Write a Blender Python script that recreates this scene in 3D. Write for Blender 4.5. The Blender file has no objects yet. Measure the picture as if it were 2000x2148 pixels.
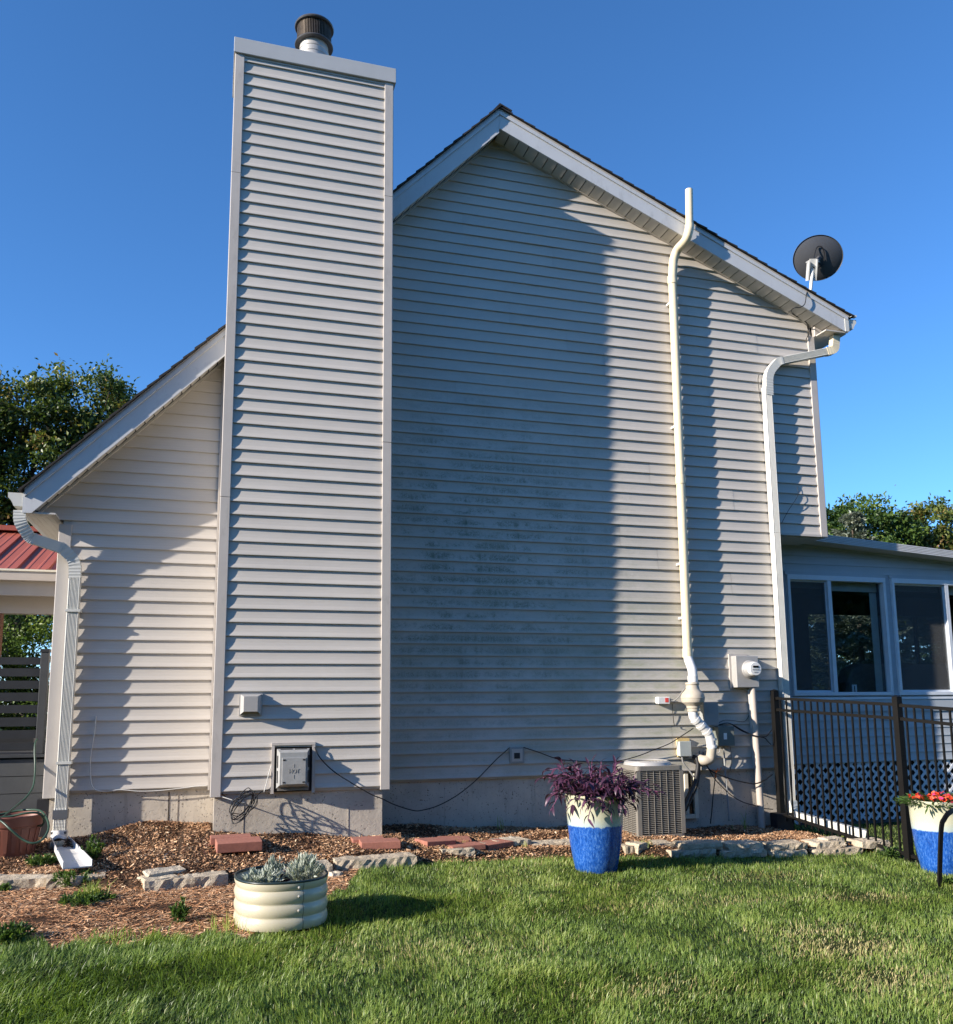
import bpy, bmesh, math, random
import numpy as np
from mathutils import Vector, Matrix

# ------------------------------------------------------------------ camera, world, sun, exposure
S = bpy.context.scene
FPX, CX, CY = 1850.0, 1001.08, 1208.88          # focal length and principal point for a 2000 x 2148 frame
CAM = Vector((0.0, -9.06431, 0.72955))
CR = Vector((0.95821086, -0.28590869, -0.00938963))
CU = Vector((-0.0330928, -0.14339292, 0.9891124))
CF = Vector((0.28414223, 0.94746752, 0.14686217))
cam = bpy.data.objects.new('camera', bpy.data.cameras.new('camera'))
S.collection.objects.link(cam)
S.camera = cam
cam.data.sensor_fit = 'HORIZONTAL'
cam.data.sensor_width = 36.0
cam.data.lens = 36.0 * FPX / 2000.0
cam.data.shift_x = -(CX - 1000.0) / 2000.0
cam.data.shift_y = (CY - 1074.0) / 2000.0
cam.data.clip_start = 0.05
cam.data.clip_end = 2000
cam.matrix_world = Matrix(((CR.x, CU.x, -CF.x, CAM.x), (CR.y, CU.y, -CF.y, CAM.y), (CR.z, CU.z, -CF.z, CAM.z), (0, 0, 0, 1)))

SUN_DIR = Vector((-0.906, -0.217, 0.372)).normalized()      # towards the sun
W = bpy.data.worlds.new('World'); S.world = W; W.use_nodes = True
wn = W.node_tree.nodes; wl = W.node_tree.links; wn.clear()
sky = wn.new('ShaderNodeTexSky'); sky.sky_type = 'NISHITA'; sky.sun_disc = False
sky.sun_elevation = math.asin(SUN_DIR.z)
sky.sun_rotation = math.atan2(SUN_DIR.x, SUN_DIR.y)
sky.altitude = 1500; sky.air_density = 0.85; sky.dust_density = 0.0; sky.ozone_density = 4.6
hs = wn.new('ShaderNodeHueSaturation'); hs.inputs['Saturation'].default_value = 1.12; hs.inputs['Hue'].default_value = 0.5
bg = wn.new('ShaderNodeBackground'); bg.inputs['Strength'].default_value = 0.142
wo = wn.new('ShaderNodeOutputWorld')
wl.new(sky.outputs[0], hs.inputs['Color']); wl.new(hs.outputs[0], bg.inputs[0]); wl.new(bg.outputs[0], wo.inputs[0])
sun = bpy.data.objects.new('sun', bpy.data.lights.new('sun', 'SUN')); S.collection.objects.link(sun)
sun.data.energy = 5.0; sun.data.angle = math.radians(0.53); sun.data.color = (1.0, 0.90, 0.79)
sun.rotation_euler = SUN_DIR.to_track_quat('Z', 'Y').to_euler(); sun.location = SUN_DIR * 40
S.view_settings.view_transform = 'Standard'; S.view_settings.look = 'None'
S.view_settings.exposure = 0.98; S.view_settings.gamma = 1.0; S.view_settings.use_curve_mapping = False
S.cycles.max_bounces = 6; S.cycles.diffuse_bounces = 3; S.cycles.glossy_bounces = 3; S.cycles.transmission_bounces = 4
S.cycles.transparent_max_bounces = 8; S.cycles.caustics_reflective = False; S.cycles.caustics_refractive = False

rng = np.random.default_rng(7)
R = random.Random(11)
PI = math.pi

def ray(x, y): return CR * ((x - CX) / FPX) - CU * ((y - CY) / FPX) + CF
def at(x, y, Y=0.0):                 # photo pixel -> point on the upright plane at depth Y
    v = ray(x, y); t = (Y - CAM.y) / v.y; return CAM + v * t
def gpos(x, y, z):                   # photo pixel -> point at height z
    v = ray(x, y); t = (z - CAM.z) / v.z; return CAM + v * t
def atx(x, y, X):
    v = ray(x, y); t = (X - CAM.x) / v.x; return CAM + v * t

# ------------------------------------------------------------------ materials
MATS = {}
class N:
    def __init__(s, name):
        s.m = bpy.data.materials.new(name); s.m.use_nodes = True; s.t = s.m.node_tree; s.n = s.t.nodes; s.n.clear()
        s.out = s.n.new('ShaderNodeOutputMaterial'); s.p = s.n.new('ShaderNodeBsdfPrincipled')
        s.t.links.new(s.p.outputs[0], s.out.inputs[0]); MATS[name] = s.m
    def new(s, t, **k):
        nd = s.n.new(t)
        for a, b in k.items(): setattr(nd, a, b)
        return nd
    def link(s, a, b): s.t.links.new(a, b)
    def put(s, sock, v):
        if isinstance(v, bpy.types.NodeSocket): s.link(v, sock)
        elif isinstance(v, (tuple, list)): sock.default_value = tuple(v) + ((1,) if len(v) == 3 and len(sock.default_value) == 4 else ())
        else: sock.default_value = v
    def pos(s, scale=(1, 1, 1), obj=False, loc=(0, 0, 0)):
        if obj: src = s.new('ShaderNodeTexCoord').outputs['Object']
        else: src = s.new('ShaderNodeNewGeometry').outputs['Position']
        mp = s.new('ShaderNodeMapping'); s.link(src, mp.inputs[0]); mp.inputs['Scale'].default_value = scale; mp.inputs['Location'].default_value = loc
        return mp.outputs[0]
    def noise(s, vec, scale, detail=4, rough=0.55):
        nd = s.new('ShaderNodeTexNoise'); s.link(vec, nd.inputs['Vector']); nd.inputs['Scale'].default_value = scale
        nd.inputs['Detail'].default_value = detail; nd.inputs['Roughness'].default_value = rough; return nd.outputs['Fac']
    def ramp(s, fac, stops):
        nd = s.new('ShaderNodeValToRGB'); s.put(nd.inputs[0], fac); e = nd.color_ramp.elements
        while len(e) < len(stops): e.new(0.5)
        for i, (p, c) in enumerate(stops):
            e[i].position = p; e[i].color = (c, c, c, 1) if isinstance(c, (int, float)) else tuple(c) + (1,)
        return nd.outputs[0]
    def mix(s, f, a, b, mode='MIX'):
        nd = s.new('ShaderNodeMix', data_type='RGBA', blend_type=mode)
        s.put(nd.inputs[0], f); s.put(nd.inputs[6], a); s.put(nd.inputs[7], b); return nd.outputs[2]
    def math(s, op, a, b=0.0):
        nd = s.new('ShaderNodeMath', operation=op); s.put(nd.inputs[0], a); s.put(nd.inputs[1], b); return nd.outputs[0]
    def rnd(s): return s.new('ShaderNodeObjectInfo').outputs['Random']
    def attr(s, name): return s.new('ShaderNodeAttribute', attribute_name=name).outputs['Fac']
    def bump(s, h, strength=0.3, dist=0.01):
        nd = s.new('ShaderNodeBump'); s.put(nd.inputs['Height'], h); nd.inputs['Strength'].default_value = strength
        nd.inputs['Distance'].default_value = dist; s.link(nd.outputs[0], s.p.inputs['Normal'])
    def base(s, c, rough=0.5, metal=0.0, spec=0.5):
        s.put(s.p.inputs['Base Color'], c); s.put(s.p.inputs['Roughness'], rough); s.p.inputs['Metallic'].default_value = metal
        s.p.inputs['Specular IOR Level'].default_value = spec; return s.m

def plain(name, c, rough=0.5, metal=0.0, var=0.12, scale=6.0, bump=0.0, spec=0.4, dirt=None, obj=False):
    n = N(name); v = n.pos(obj=obj)
    f = n.noise(v, scale, 5, 0.6)
    lo = tuple(x * (1 - var) for x in c); hi = tuple(min(1, x * (1 + var)) for x in c)
    col = n.ramp(f, [(0.25, lo), (0.75, hi)])
    if dirt:
        g = n.ramp(n.noise(n.pos((1, 1, .35)), scale * 2.3, 7, 0.75), [(0.55, 0.0), (0.75, 0.6)])
        col = n.mix(g, col, dirt)
    n.base(col, rough, metal, spec)
    if bump: n.bump(n.noise(v, scale * 12, 4, 0.7), bump, 0.004)
    return n.m

def siding_mat(name, c, green=0.5):
    n = N(name); pz = n.pos()
    gr = n.noise(n.pos((1.2, 1.2, 26)), 7, 4, 0.6)
    col = n.ramp(n.noise(n.pos((.8, .8, 3.2)), 1.6, 5, 0.6), [(0.25, tuple(x * .93 for x in c)), (0.78, tuple(x * 1.05 for x in c))])
    br = n.math('ADD', n.math('MULTIPLY', n.rnd(), 0.11), 0.945)
    col = n.mix(1.0, col, n.ramp(br, [(0, 0.0), (1, 1.0)]), 'MULTIPLY')
    # mildew: soft blotches on the lower middle of the wall, finely speckled, running down from each lap
    sx = n.new('ShaderNodeSeparateXYZ'); n.link(pz, sx.inputs[0])
    def bell(axis, mid, half):
        d = n.math('ABSOLUTE', n.math('DIVIDE', n.math('SUBTRACT', sx.outputs[axis], mid), half)); return n.ramp(d, [(0.25, 1.0), (1.0, 0.0)])
    speck = n.ramp(n.noise(pz, 90, 5, 0.8), [(0.45, 0.0), (0.62, 1.0)])
    speck2 = n.ramp(n.noise(pz, 240, 3, 0.7), [(0.5, 0.0), (0.62, 1.0)])
    blot = n.ramp(n.noise(n.pos((1.1, 1.1, 1.5)), 1.7, 8, 0.82), [(0.45, 0.0), (0.54, 1.0)])
    streak = n.ramp(n.noise(n.pos((9, 9, .9)), 2.2, 5, 0.7), [(0.45, 0.0), (0.66, 1.0)])
    A = n.math('MULTIPLY', n.math('MULTIPLY', bell(0, 2.7, 2.2), bell(2, 2.1, 2.5)), blot)
    fr = n.math('FRACT', n.math('DIVIDE', sx.outputs[2], .127)); band = n.ramp(fr, [(.08, .15), (.30, 1.0), (.62, .75), (.95, .1)])
    A = n.math('MULTIPLY', n.math('MULTIPLY', A, band), n.math('GREATER_THAN', sx.outputs[0], 1.64))
    dark = n.math('MULTIPLY', A, n.math('ADD', n.math('MULTIPLY', n.math('MAXIMUM', speck, n.math('MULTIPLY', streak, .8)), 1.0), 0.15))
    dark = n.math('MINIMUM', n.math('MULTIPLY', dark, 1.1), .85)
    col = n.mix(dark, col, (0.095, 0.115, 0.06))
    W_ = n.math('MULTIPLY', n.math('MULTIPLY', bell(0, 2.7, 3.6), bell(2, 1.1, 3.4)), n.ramp(n.noise(n.pos((.7, .7, 1.6)), 1.3, 5, .6), [(.35, 0.0), (.7, .5)]))
    W_ = n.math('MULTIPLY', W_, n.math('GREATER_THAN', sx.outputs[0], 1.64))
    col = n.mix(W_, col, (0.26, 0.275, 0.215))
    B = n.math('MULTIPLY', n.math('MULTIPLY', bell(0, 5.0, 2.0), bell(2, 0.75, 1.9)), n.ramp(n.noise(n.pos((1, 1, 2.2)), 2.6, 6, 0.7), [(0.40, 0.0), (0.6, 1.0)]))
    B = n.math('MULTIPLY', B, band)
    gm = n.math('MULTIPLY', B, n.math('ADD', n.math('MULTIPLY', speck2, 0.45), green * .42))
    gm = n.math('MINIMUM', n.math('MULTIPLY', gm, 1.4), .85)
    col = n.mix(gm, col, (0.20, 0.235, 0.10))
    C = n.math('MULTIPLY', bell(2, 1.3, 3.2), n.math('MULTIPLY', speck2, n.ramp(n.noise(pz, 1.1, 4, 0.6), [(0.5, 0.0), (0.75, 0.35)])))
    col = n.mix(C, col, (0.16, 0.16, 0.14))
    n.base(col, 0.52, 0, 0.35)
    n.bump(n.math('ADD', n.math('MULTIPLY', gr, 1.0), n.math('MULTIPLY', n.noise(pz, 3, 2, .5), 3.0)), 0.22, 0.004)
    return n.m

SID = (0.540, 0.503, 0.450)
siding_mat('siding', SID)
plain('trim', (0.47, 0.435, 0.395), 0.5, var=.06, scale=3, bump=.1, dirt=(.3, .28, .25))
plain('white_metal', (0.60, 0.595, 0.54), 0.42, var=.06, scale=5, bump=.05, dirt=(.42, .42, .38))
plain('fascia_metal', (0.55, 0.56, 0.565), 0.45, var=.05, scale=4, bump=.08, dirt=(.36, .37, .37))
plain('white_paint', (0.74, 0.74, 0.72), 0.4, var=.04, scale=4)
plain('cream', (0.70, 0.64, 0.50), 0.5, var=.05, scale=3)
plain('soffit', (0.52, 0.49, 0.44), 0.55, var=.05, scale=5)
plain('pvc', (0.70, 0.61, 0.42), 0.35, var=.04, scale=2.5, dirt=(.6, .52, .38))
plain('pvc_white', (0.66, 0.655, 0.63), 0.35, var=.04, scale=4)
plain('fan_plastic', (0.44, 0.39, 0.31), 0.55, var=.1, scale=8, bump=.1, dirt=(.33, .30, .2))
plain('galvanised', (0.36, 0.365, 0.355), 0.42, .15, var=.15, scale=14)
plain('cap_metal', (0.47, 0.47, 0.45), 0.42, .15, var=.05, scale=4)
plain('steel_bright', (0.46, 0.44, 0.40), 0.42, .35, var=.12, scale=18)
plain('vent_dark', (0.085, 0.083, 0.085), 0.4, .3, var=.2, scale=20)
plain('rusty', (0.16, 0.13, 0.10), 0.5, .4, var=.3, scale=20)
plain('flat_black', (0.02, 0.02, 0.022), 0.6)  # near-black parts; also shade put into soffit grooves and the skirting gap
plain('fence_black', (0.007, 0.0065, 0.006), 0.5, var=.2, spec=.18)
plain('cable', (0.012, 0.012, 0.013), 0.45)
plain('cable_white', (0.55, 0.55, 0.52), 0.45)
plain('cable_grey', (0.22, 0.22, 0.21), 0.45)
plain('orange_wire', (0.75, 0.16, 0.03), 0.45)
plain('meter_grey', (0.42, 0.41, 0.39), 0.45, .2, var=.06)
plain('box_grey', (0.30, 0.31, 0.30), 0.5, var=.08)
plain('box_green', (0.15, 0.165, 0.145), 0.5, var=.08)
plain('box_pale', (0.40, 0.43, 0.40), 0.5)
plain('yellow_wood', (0.62, 0.46, 0.20), 0.6)
plain('ac_metal', (0.24, 0.222, 0.19), 0.5, .2, var=.08, scale=4)
plain('rubber', (0.012, 0.012, 0.012), 0.55)
plain('brick_red', (0.33, 0.135, 0.095), 0.85, var=.18, scale=30, bump=.5, dirt=(.22, .10, .08))
plain('terracotta', (0.22, 0.085, 0.058), 0.5, var=.1, scale=5)
plain('hose', (0.028, 0.062, 0.040), 0.4, var=.15)
plain('deck_board', (0.042, 0.045, 0.048), 0.6, var=.16, scale=9, bump=.25)
plain('deck_skirt', (0.072, 0.075, 0.074), 0.65, var=.12, scale=9, bump=.3)
plain('rail_dark', (0.016, 0.018, 0.021), 0.6, var=.2, scale=9, bump=.25)
plain('wood_brown', (0.20, 0.09, 0.05), 0.7, var=.2, scale=12, bump=.3)
plain('red_metal', (0.40, 0.11, 0.07), 0.42, .1, var=.06, scale=2)
plain('beam_tan', (0.46, 0.40, 0.34), 0.55, var=.05)
plain('lattice', (0.62, 0.66, 0.70), 0.5, var=.06)
plain('sunroom_siding', (0.40, 0.44, 0.47), 0.55, var=.06, scale=3)
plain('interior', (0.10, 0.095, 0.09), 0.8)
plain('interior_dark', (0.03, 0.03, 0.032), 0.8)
plain('couch', (0.15, 0.145, 0.13), 0.95, var=.2, scale=20, bump=.4)
plain('blind', (0.42, 0.45, 0.42), 0.7)
plain('dish_grey', (0.075, 0.078, 0.085), 0.42, .1, var=.08, scale=6)
plain('tape', (0.13, 0.14, 0.15), 0.4, .2)
plain('bark', (0.07, 0.055, 0.042), 0.9, var=.3, scale=14, bump=.6)
plain('stem_green', (0.16, 0.20, 0.08), 0.6)
plain('stem_purple', (0.16, 0.05, 0.11), 0.5)
plain('soil', (0.035, 0.024, 0.017), 0.95, var=.3, scale=20, bump=.8)
plain('label_red', (0.7, 0.08, 0.07), 0.5)
plain('label_white', (0.75, 0.75, 0.72), 0.5)
plain('display', (0.01, 0.012, 0.012), 0.15)

n = N('concrete'); v = n.pos()
c = n.ramp(n.noise(v, 2.2, 7, .65), [(.25, (.37, .33, .275)), (.6, (.54, .485, .40)), (.85, (.62, .56, .455))])
pit = n.ramp(n.noise(v, 55, 2, .5), [(.28, 0.0), (.36, 1.0)])
c = n.mix(pit, (.16, .145, .13), c)
st = n.ramp(n.noise(n.pos((6, 6, .8)), 1.8, 6, .7), [(.55, 0.0), (.75, .5)])
c = n.mix(st, c, (.22, .20, .175))
n.base(c, 0.9, 0, .2); n.bump(n.math('ADD', n.math('MULTIPLY', pit, 1.2), n.noise(v, 14, 6, .7)), 0.6, 0.008)

n = N('shingle'); v = n.pos()
n.base(n.ramp(n.noise(v, 160, 3, .7), [(.3, (.018, .018, .02)), (.7, (.065, .062, .06))]), 0.95, 0, .2); n.bump(n.noise(v, 220, 2, .6), .5, .003)

n = N('stone'); v = n.pos(obj=False)
c = n.ramp(n.noise(v, 7, 8, .72), [(.25, (.34, .285, .21)), (.5, (.56, .48, .36)), (.75, (.70, .62, .48))])
c = n.mix(n.math('MULTIPLY', n.rnd(), .45), c, (.30, .235, .15))
c = n.mix(n.ramp(n.noise(v, 60, 5, .7), [(.52, 0.0), (.68, .6)]), c, (.12, .10, .08))
n.base(c, .92, 0, .2); n.bump(n.math('ADD', n.noise(v, 18, 8, .75), n.math('MULTIPLY', n.noise(v, 90, 3, .7), .4)), .9, .018)

n = N('ground'); v = n.pos()
mk = n.attr('mulch')
soil = n.ramp(n.noise(v, 45, 6, .75), [(.3, (.035, .022, .015)), (.7, (.12, .075, .048))])
turf = n.ramp(n.noise(v, 6, 7, .75), [(.3, (.020, .028, .010)), (.7, (.055, .075, .022))])
c = n.mix(mk, turf, soil)
n.base(c, .95, 0, .1); n.bump(n.noise(v, 60, 5, .8), 1.0, .03)

n = N('mulch_shred'); t = n.attr('tint')
n.base(n.ramp(t, [(0, (.05, .022, .012)), (.25, (.24, .105, .05)), (.55, (.56, .28, .13)), (.85, (.80, .50, .28)), (1, (.88, .68, .46))]), .85, 0, .25)
n = N('mulch_chip'); t = n.attr('tint')
c = n.ramp(t, [(0, (.06, .028, .015)), (.3, (.26, .135, .07)), (.6, (.50, .29, .155)), (.85, (.70, .46, .27)), (1, (.85, .67, .45))])
n.base(c, .85, 0, .25)

def leafy(name, stops, trans=0.3, rough=0.5, tcol=1.6, spec=.35):
    n = N(name); t = n.attr('tint'); c = n.ramp(t, stops)
    n.base(c, rough, 0, spec)
    tr = n.new('ShaderNodeBsdfTranslucent'); n.put(tr.inputs[0], n.mix(1.0, c, (tcol, tcol * 1.05, tcol * .55), 'MULTIPLY'))
    mx = n.new('ShaderNodeMixShader'); mx.inputs[0].default_value = trans
    n.link(n.p.outputs[0], mx.inputs[1]); n.link(tr.outputs[0], mx.inputs[2]); n.link(mx.outputs[0], n.out.inputs[0])
    return n.m
leafy('grass', [(0, (.035, .058, .014)), (.3, (.090, .150, .028)), (.58, (.175, .255, .046)), (.78, (.29, .35, .09)), (.9, (.40, .36, .16)), (1, (.55, .43, .22))], .3, .42)
leafy('tree_leaf', [(0, (.026, .050, .015)), (.45, (.080, .120, .028)), (.8, (.16, .18, .045)), (1, (.30, .19, .08))], .25, .42)
leafy('tree_leaf_bright', [(0, (.028, .056, .015)), (.5, (.080, .14, .030)), (1, (.16, .215, .05))], .25, .45)
leafy('spruce_needle', [(0, (.03, .045, .034)), (.5, (.10, .135, .098)), (1, (.26, .31, .22))], .1, .6, 1.2)
leafy('spruce_pale', [(0, (.08, .105, .08)), (.5, (.22, .26, .20)), (1, (.42, .45, .36))], .1, .6, 1.2)
leafy('purple_leaf', [(0, (.024, .010, .022)), (.5, (.060, .026, .052)), (1, (.145, .060, .115))], .18, .38, 1.5)
leafy('silver_leaf', [(0, (.22, .26, .22)), (.5, (.36, .40, .34)), (1, (.52, .55, .47))], .15, .7, 1.1)
leafy('weed_leaf', [(0, (.025, .055, .015)), (.5, (.065, .12, .03)), (1, (.15, .22, .05))], .3, .45)
leafy('red_flower', [(0, (.55, .025, .012)), (.5, (.72, .06, .022)), (1, (.85, .17, .06))], .25, .5, 1.1)
leafy('pink_flower', [(0, (.6, .03, .15)), (1, (.85, .10, .30))], .25, .5, 1.1)

n = N('glazed_pot')                                     # cream glaze over blue, with a run at the join
sx = n.new('ShaderNodeSeparateXYZ'); tc = n.new('ShaderNodeTexCoord'); n.link(tc.outputs['Object'], sx.inputs[0])
v = n.pos(obj=True)
edge = n.math('ADD', sx.outputs[2], n.math('MULTIPLY', n.math('SUBTRACT', n.noise(n.pos((30, 30, 3), obj=True), 1.2, 3, .6), .5), .035))
m1 = n.ramp(edge, [(.385, 0.0), (.393, 1.0)])
blue = n.ramp(n.noise(n.pos((70, 70, 26), obj=True), 1.0, 5, .75), [(.3, (.005, .030, .15)), (.5, (.012, .085, .37)), (.72, (.11, .25, .52))])
blue = n.mix(n.ramp(n.noise(v, 4, 4, .6), [(.45, 0.0), (.8, .5)]), blue, (.005, .03, .16))
cream = n.ramp(n.math('ADD', edge, n.math('MULTIPLY', n.noise(v, 5, 4, .6), .06)), [(.42, (.36, .46, .47)), (.50, (.50, .50, .37)), (.66, (.44, .43, .30))])
n.base(n.mix(m1, blue, cream), n.ramp(n.noise(v, 40, 3, .5), [(.3, .16), (.7, .34)]), 0, .6)
n.bump(n.noise(v, 30, 3, .5), .08, .004)

n = N('planter_cream'); n.base((.50, .455, .33), .28, 0, .5); n.bump(n.noise(n.pos(), 3, 3, .5), .1, .01)
n = N('rim_dark'); n.base((.015, .028, .028), .35, 0, .5)

n = N('screen_mesh'); tp = n.new('ShaderNodeBsdfTransparent'); tp.inputs['Color'].default_value = (.9, .9, .9, 1); n.base((.13, .13, .125), .8)
mx = n.new('ShaderNodeMixShader'); mx.inputs[0].default_value = .30; n.link(tp.outputs[0], mx.inputs[1]); n.link(n.p.outputs[0], mx.inputs[2]); n.link(mx.outputs[0], n.out.inputs[0])
n = N('glass'); n.base((.9, .95, .95), .02, 0, .5)
gl = n.new('ShaderNodeBsdfGlossy'); gl.inputs['Roughness'].default_value = .01; gl.inputs['Color'].default_value = (.9, .95, 1, 1)
tp = n.new('ShaderNodeBsdfTransparent'); tp.inputs['Color'].default_value = (.86, .89, .90, 1)
lw = n.new('ShaderNodeLayerWeight'); lw.inputs['Blend'].default_value = .5; fr = n.math('ADD', n.math('MULTIPLY', n.math('POWER', lw.outputs['Facing'], 4.0), .6), .035)
mx = n.new('ShaderNodeMixShader'); n.link(fr, mx.inputs[0]); n.link(tp.outputs[0], mx.inputs[1]); n.link(gl.outputs[0], mx.inputs[2]); n.link(mx.outputs[0], n.out.inputs[0])

# ------------------------------------------------------------------ mesh helpers
COL = S.collection
class MB:
    def __init__(s): s.v = []; s.f = []
    def add(s, vs, fs):
        b = len(s.v); s.v += [tuple(q) for q in vs]; s.f += [tuple(b + i for i in f) for f in fs]; return s
    def box(s, x0, x1, y0, y1, z0, z1):
        return s.add([(x0, y0, z0), (x1, y0, z0), (x1, y1, z0), (x0, y1, z0), (x0, y0, z1), (x1, y0, z1), (x1, y1, z1), (x0, y1, z1)],
                     [(0, 3, 2, 1), (4, 5, 6, 7), (0, 1, 5, 4), (1, 2, 6, 5), (2, 3, 7, 6), (3, 0, 4, 7)])
    def frame(s, c, ax, ay, az, bev=0.0):          # box with half axes
        c, ax, ay, az = map(Vector, (c, ax, ay, az)); vs = []
        for k in (-1, 1):
            for i, j in ((-1, -1), (1, -1), (1, 1), (-1, 1)): vs.append(c + ax * i + ay * j + az * k)
        return s.add(vs, [(0, 3, 2, 1), (4, 5, 6, 7), (0, 1, 5, 4), (1, 2, 6, 5), (2, 3, 7, 6), (3, 0, 4, 7)])
    def prism(s, poly, d):                         # poly: list of 3D points, d: extrusion vector
        d = Vector(d); n_ = len(poly); vs = [Vector(q) for q in poly] + [Vector(q) + d for q in poly]
        fs = [tuple(range(n_ - 1, -1, -1)), tuple(range(n_, 2 * n_))] + [(i, (i + 1) % n_, (i + 1) % n_ + n_, i + n_) for i in range(n_)]
        return s.add(vs, fs)
    def sweep(s, pts, prof, up=(0, 0, 1), cap=True, scales=None):    # profile (a,b) swept along points
        pts = [Vector(q) for q in pts]; n_ = len(prof); vs = []; prev = None
        for i, q in enumerate(pts):
            t = (pts[min(i + 1, len(pts) - 1)] - pts[max(i - 1, 0)]).normalized()
            if prev is None:
                u = Vector(up); a = t.cross(u)
                if a.length < 1e-4: a = t.cross(Vector((1, 0, 0)))
                a.normalize()
            else: a = (prev - t * prev.dot(t)).normalized()
            prev = a; b = a.cross(t); k = scales[i] if scales else 1
            vs += [q + a * pa * k + b * pb * k for pa, pb in prof]
        fs = [(i * n_ + j, i * n_ + (j + 1) % n_, (i + 1) * n_ + (j + 1) % n_, (i + 1) * n_ + j) for i in range(len(pts) - 1) for j in range(n_)]
        if cap: fs += [tuple(range(n_ - 1, -1, -1)), tuple(range((len(pts) - 1) * n_, len(pts) * n_))]
        return s.add(vs, fs)
    def tube(s, pts, r, n_=10, cap=True, scales=None): return s.sweep(pts, [(r * math.cos(2 * PI * j / n_), r * math.sin(2 * PI * j / n_)) for j in range(n_)], cap=cap, scales=scales)
    def lathe(s, prof, c=(0, 0, 0), n_=48, sx=1, sy=1, rot=0, close=False):
        vs = []; cr, sr = math.cos(rot), math.sin(rot)
        for r, z in prof:
            for j in range(n_):
                a = 2 * PI * j / n_; x, y = r * sx * math.cos(a), r * sy * math.sin(a)
                vs.append((c[0] + x * cr - y * sr, c[1] + x * sr + y * cr, c[2] + z))
        fs = [(i * n_ + j, i * n_ + (j + 1) % n_, (i + 1) * n_ + (j + 1) % n_, (i + 1) * n_ + j) for i in range(len(prof) - 1) for j in range(n_)]
        if close: fs += [tuple(range(n_ - 1, -1, -1)), tuple(range((len(prof) - 1) * n_, len(prof) * n_))]
        return s.add(vs, fs)
    def mesh(s, name, mat, smooth=False):
        me = bpy.data.meshes.new(name); me.from_pydata(s.v, [], s.f); me.materials.append(MATS[mat])
        if smooth: me.shade_smooth() if smooth is True else (me.shade_smooth(), me.set_sharp_from_angle(angle=math.radians(smooth)))
        me.update(); return me
    def build(s, name, mat, parent=None, smooth=False, **k): return link(name, s.mesh(name, mat, smooth), parent, **k)

def link(name, me, parent=None, loc=None, **k):
    o = bpy.data.objects.new(name, me); COL.objects.link(o)
    if loc is not None: o.location = loc
    if parent is not None:
        o.parent = parent; o.matrix_parent_inverse = Matrix.Translation(-wloc(parent))
    for a, b in k.items(): o[a] = b
    return o
def wloc(o): return Vector(o.get('_w', (0, 0, 0)))
def thing(name, loc, label, cat, group=None):
    o = bpy.data.objects.new(name, None); COL.objects.link(o); o.location = loc; o.empty_display_size = .1
    o['_w'] = tuple(loc); o['label'] = label; o['category'] = cat
    if group: o['group'] = group
    return o
def solo(o, label, cat, group=None):
    o['label'] = label; o['category'] = cat
    if group: o['group'] = group
    return o
def bevel(o, w=0.003, seg=2):
    m = o.modifiers.new('b', 'BEVEL'); m.width = w; m.segments = seg; m.limit_method = 'ANGLE'; m.angle_limit = math.radians(40); return o

def npmesh(name, V, F, mat, tint=None, parent=None, smooth=False, **k):
    """V (n,3); F (m,3|4) or list of such arrays; tint per vertex"""
    if not isinstance(F, (list, tuple)): F = [F]
    me = bpy.data.meshes.new(name); me.vertices.add(len(V)); me.vertices.foreach_set('co', V.astype(np.float32).ravel())
    idx = np.concatenate([f.ravel() for f in F]).astype(np.int32); sizes = np.concatenate([np.full(len(f), f.shape[1]) for f in F])
    me.loops.add(len(idx)); me.loops.foreach_set('vertex_index', idx)
    me.polygons.add(len(sizes)); me.polygons.foreach_set('loop_start', np.concatenate([[0], np.cumsum(sizes)[:-1]]).astype(np.int32))
    me.polygons.foreach_set('loop_total', sizes.astype(np.int32))
    if tint is not None:
        a = me.attributes.new('tint', 'FLOAT', 'POINT'); a.data.foreach_set('value', tint.astype(np.float32))
    me.materials.append(MATS[mat]); me.update(calc_edges=True); me.validate()
    if smooth: me.shade_smooth()
    return link(name, me, parent, **k)

def fillet(pts, r, n_=6):
    pts = [Vector(q) for q in pts]; out = [pts[0]]
    for i in range(1, len(pts) - 1):
        a, b, c = pts[i - 1], pts[i], pts[i + 1]; d1 = (a - b); d2 = (c - b); rr = min(r, d1.length * .48, d2.length * .48)
        p0 = b + d1.normalized() * rr; p1 = b + d2.normalized() * rr
        for j in range(n_ + 1):
            t = j / n_; out.append(p0 * (1 - t) ** 2 + b * 2 * t * (1 - t) + p1 * t * t)
    out.append(pts[-1]); return out
def spline(pts, n_=8):
    pts = [Vector(q) for q in pts]; P_ = [pts[0] * 2 - pts[1]] + pts + [pts[-1] * 2 - pts[-2]]; out = []
    for i in range(1, len(P_) - 2):
        a, b, c, d = P_[i - 1:i + 3]
        for j in range(n_):
            t = j / n_; out.append(.5 * ((2 * b) + (c - a) * t + (2 * a - 5 * b + 4 * c - d) * t * t + (3 * b - a - 3 * c + d) * t ** 3))
    out.append(pts[-1]); return out

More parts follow.
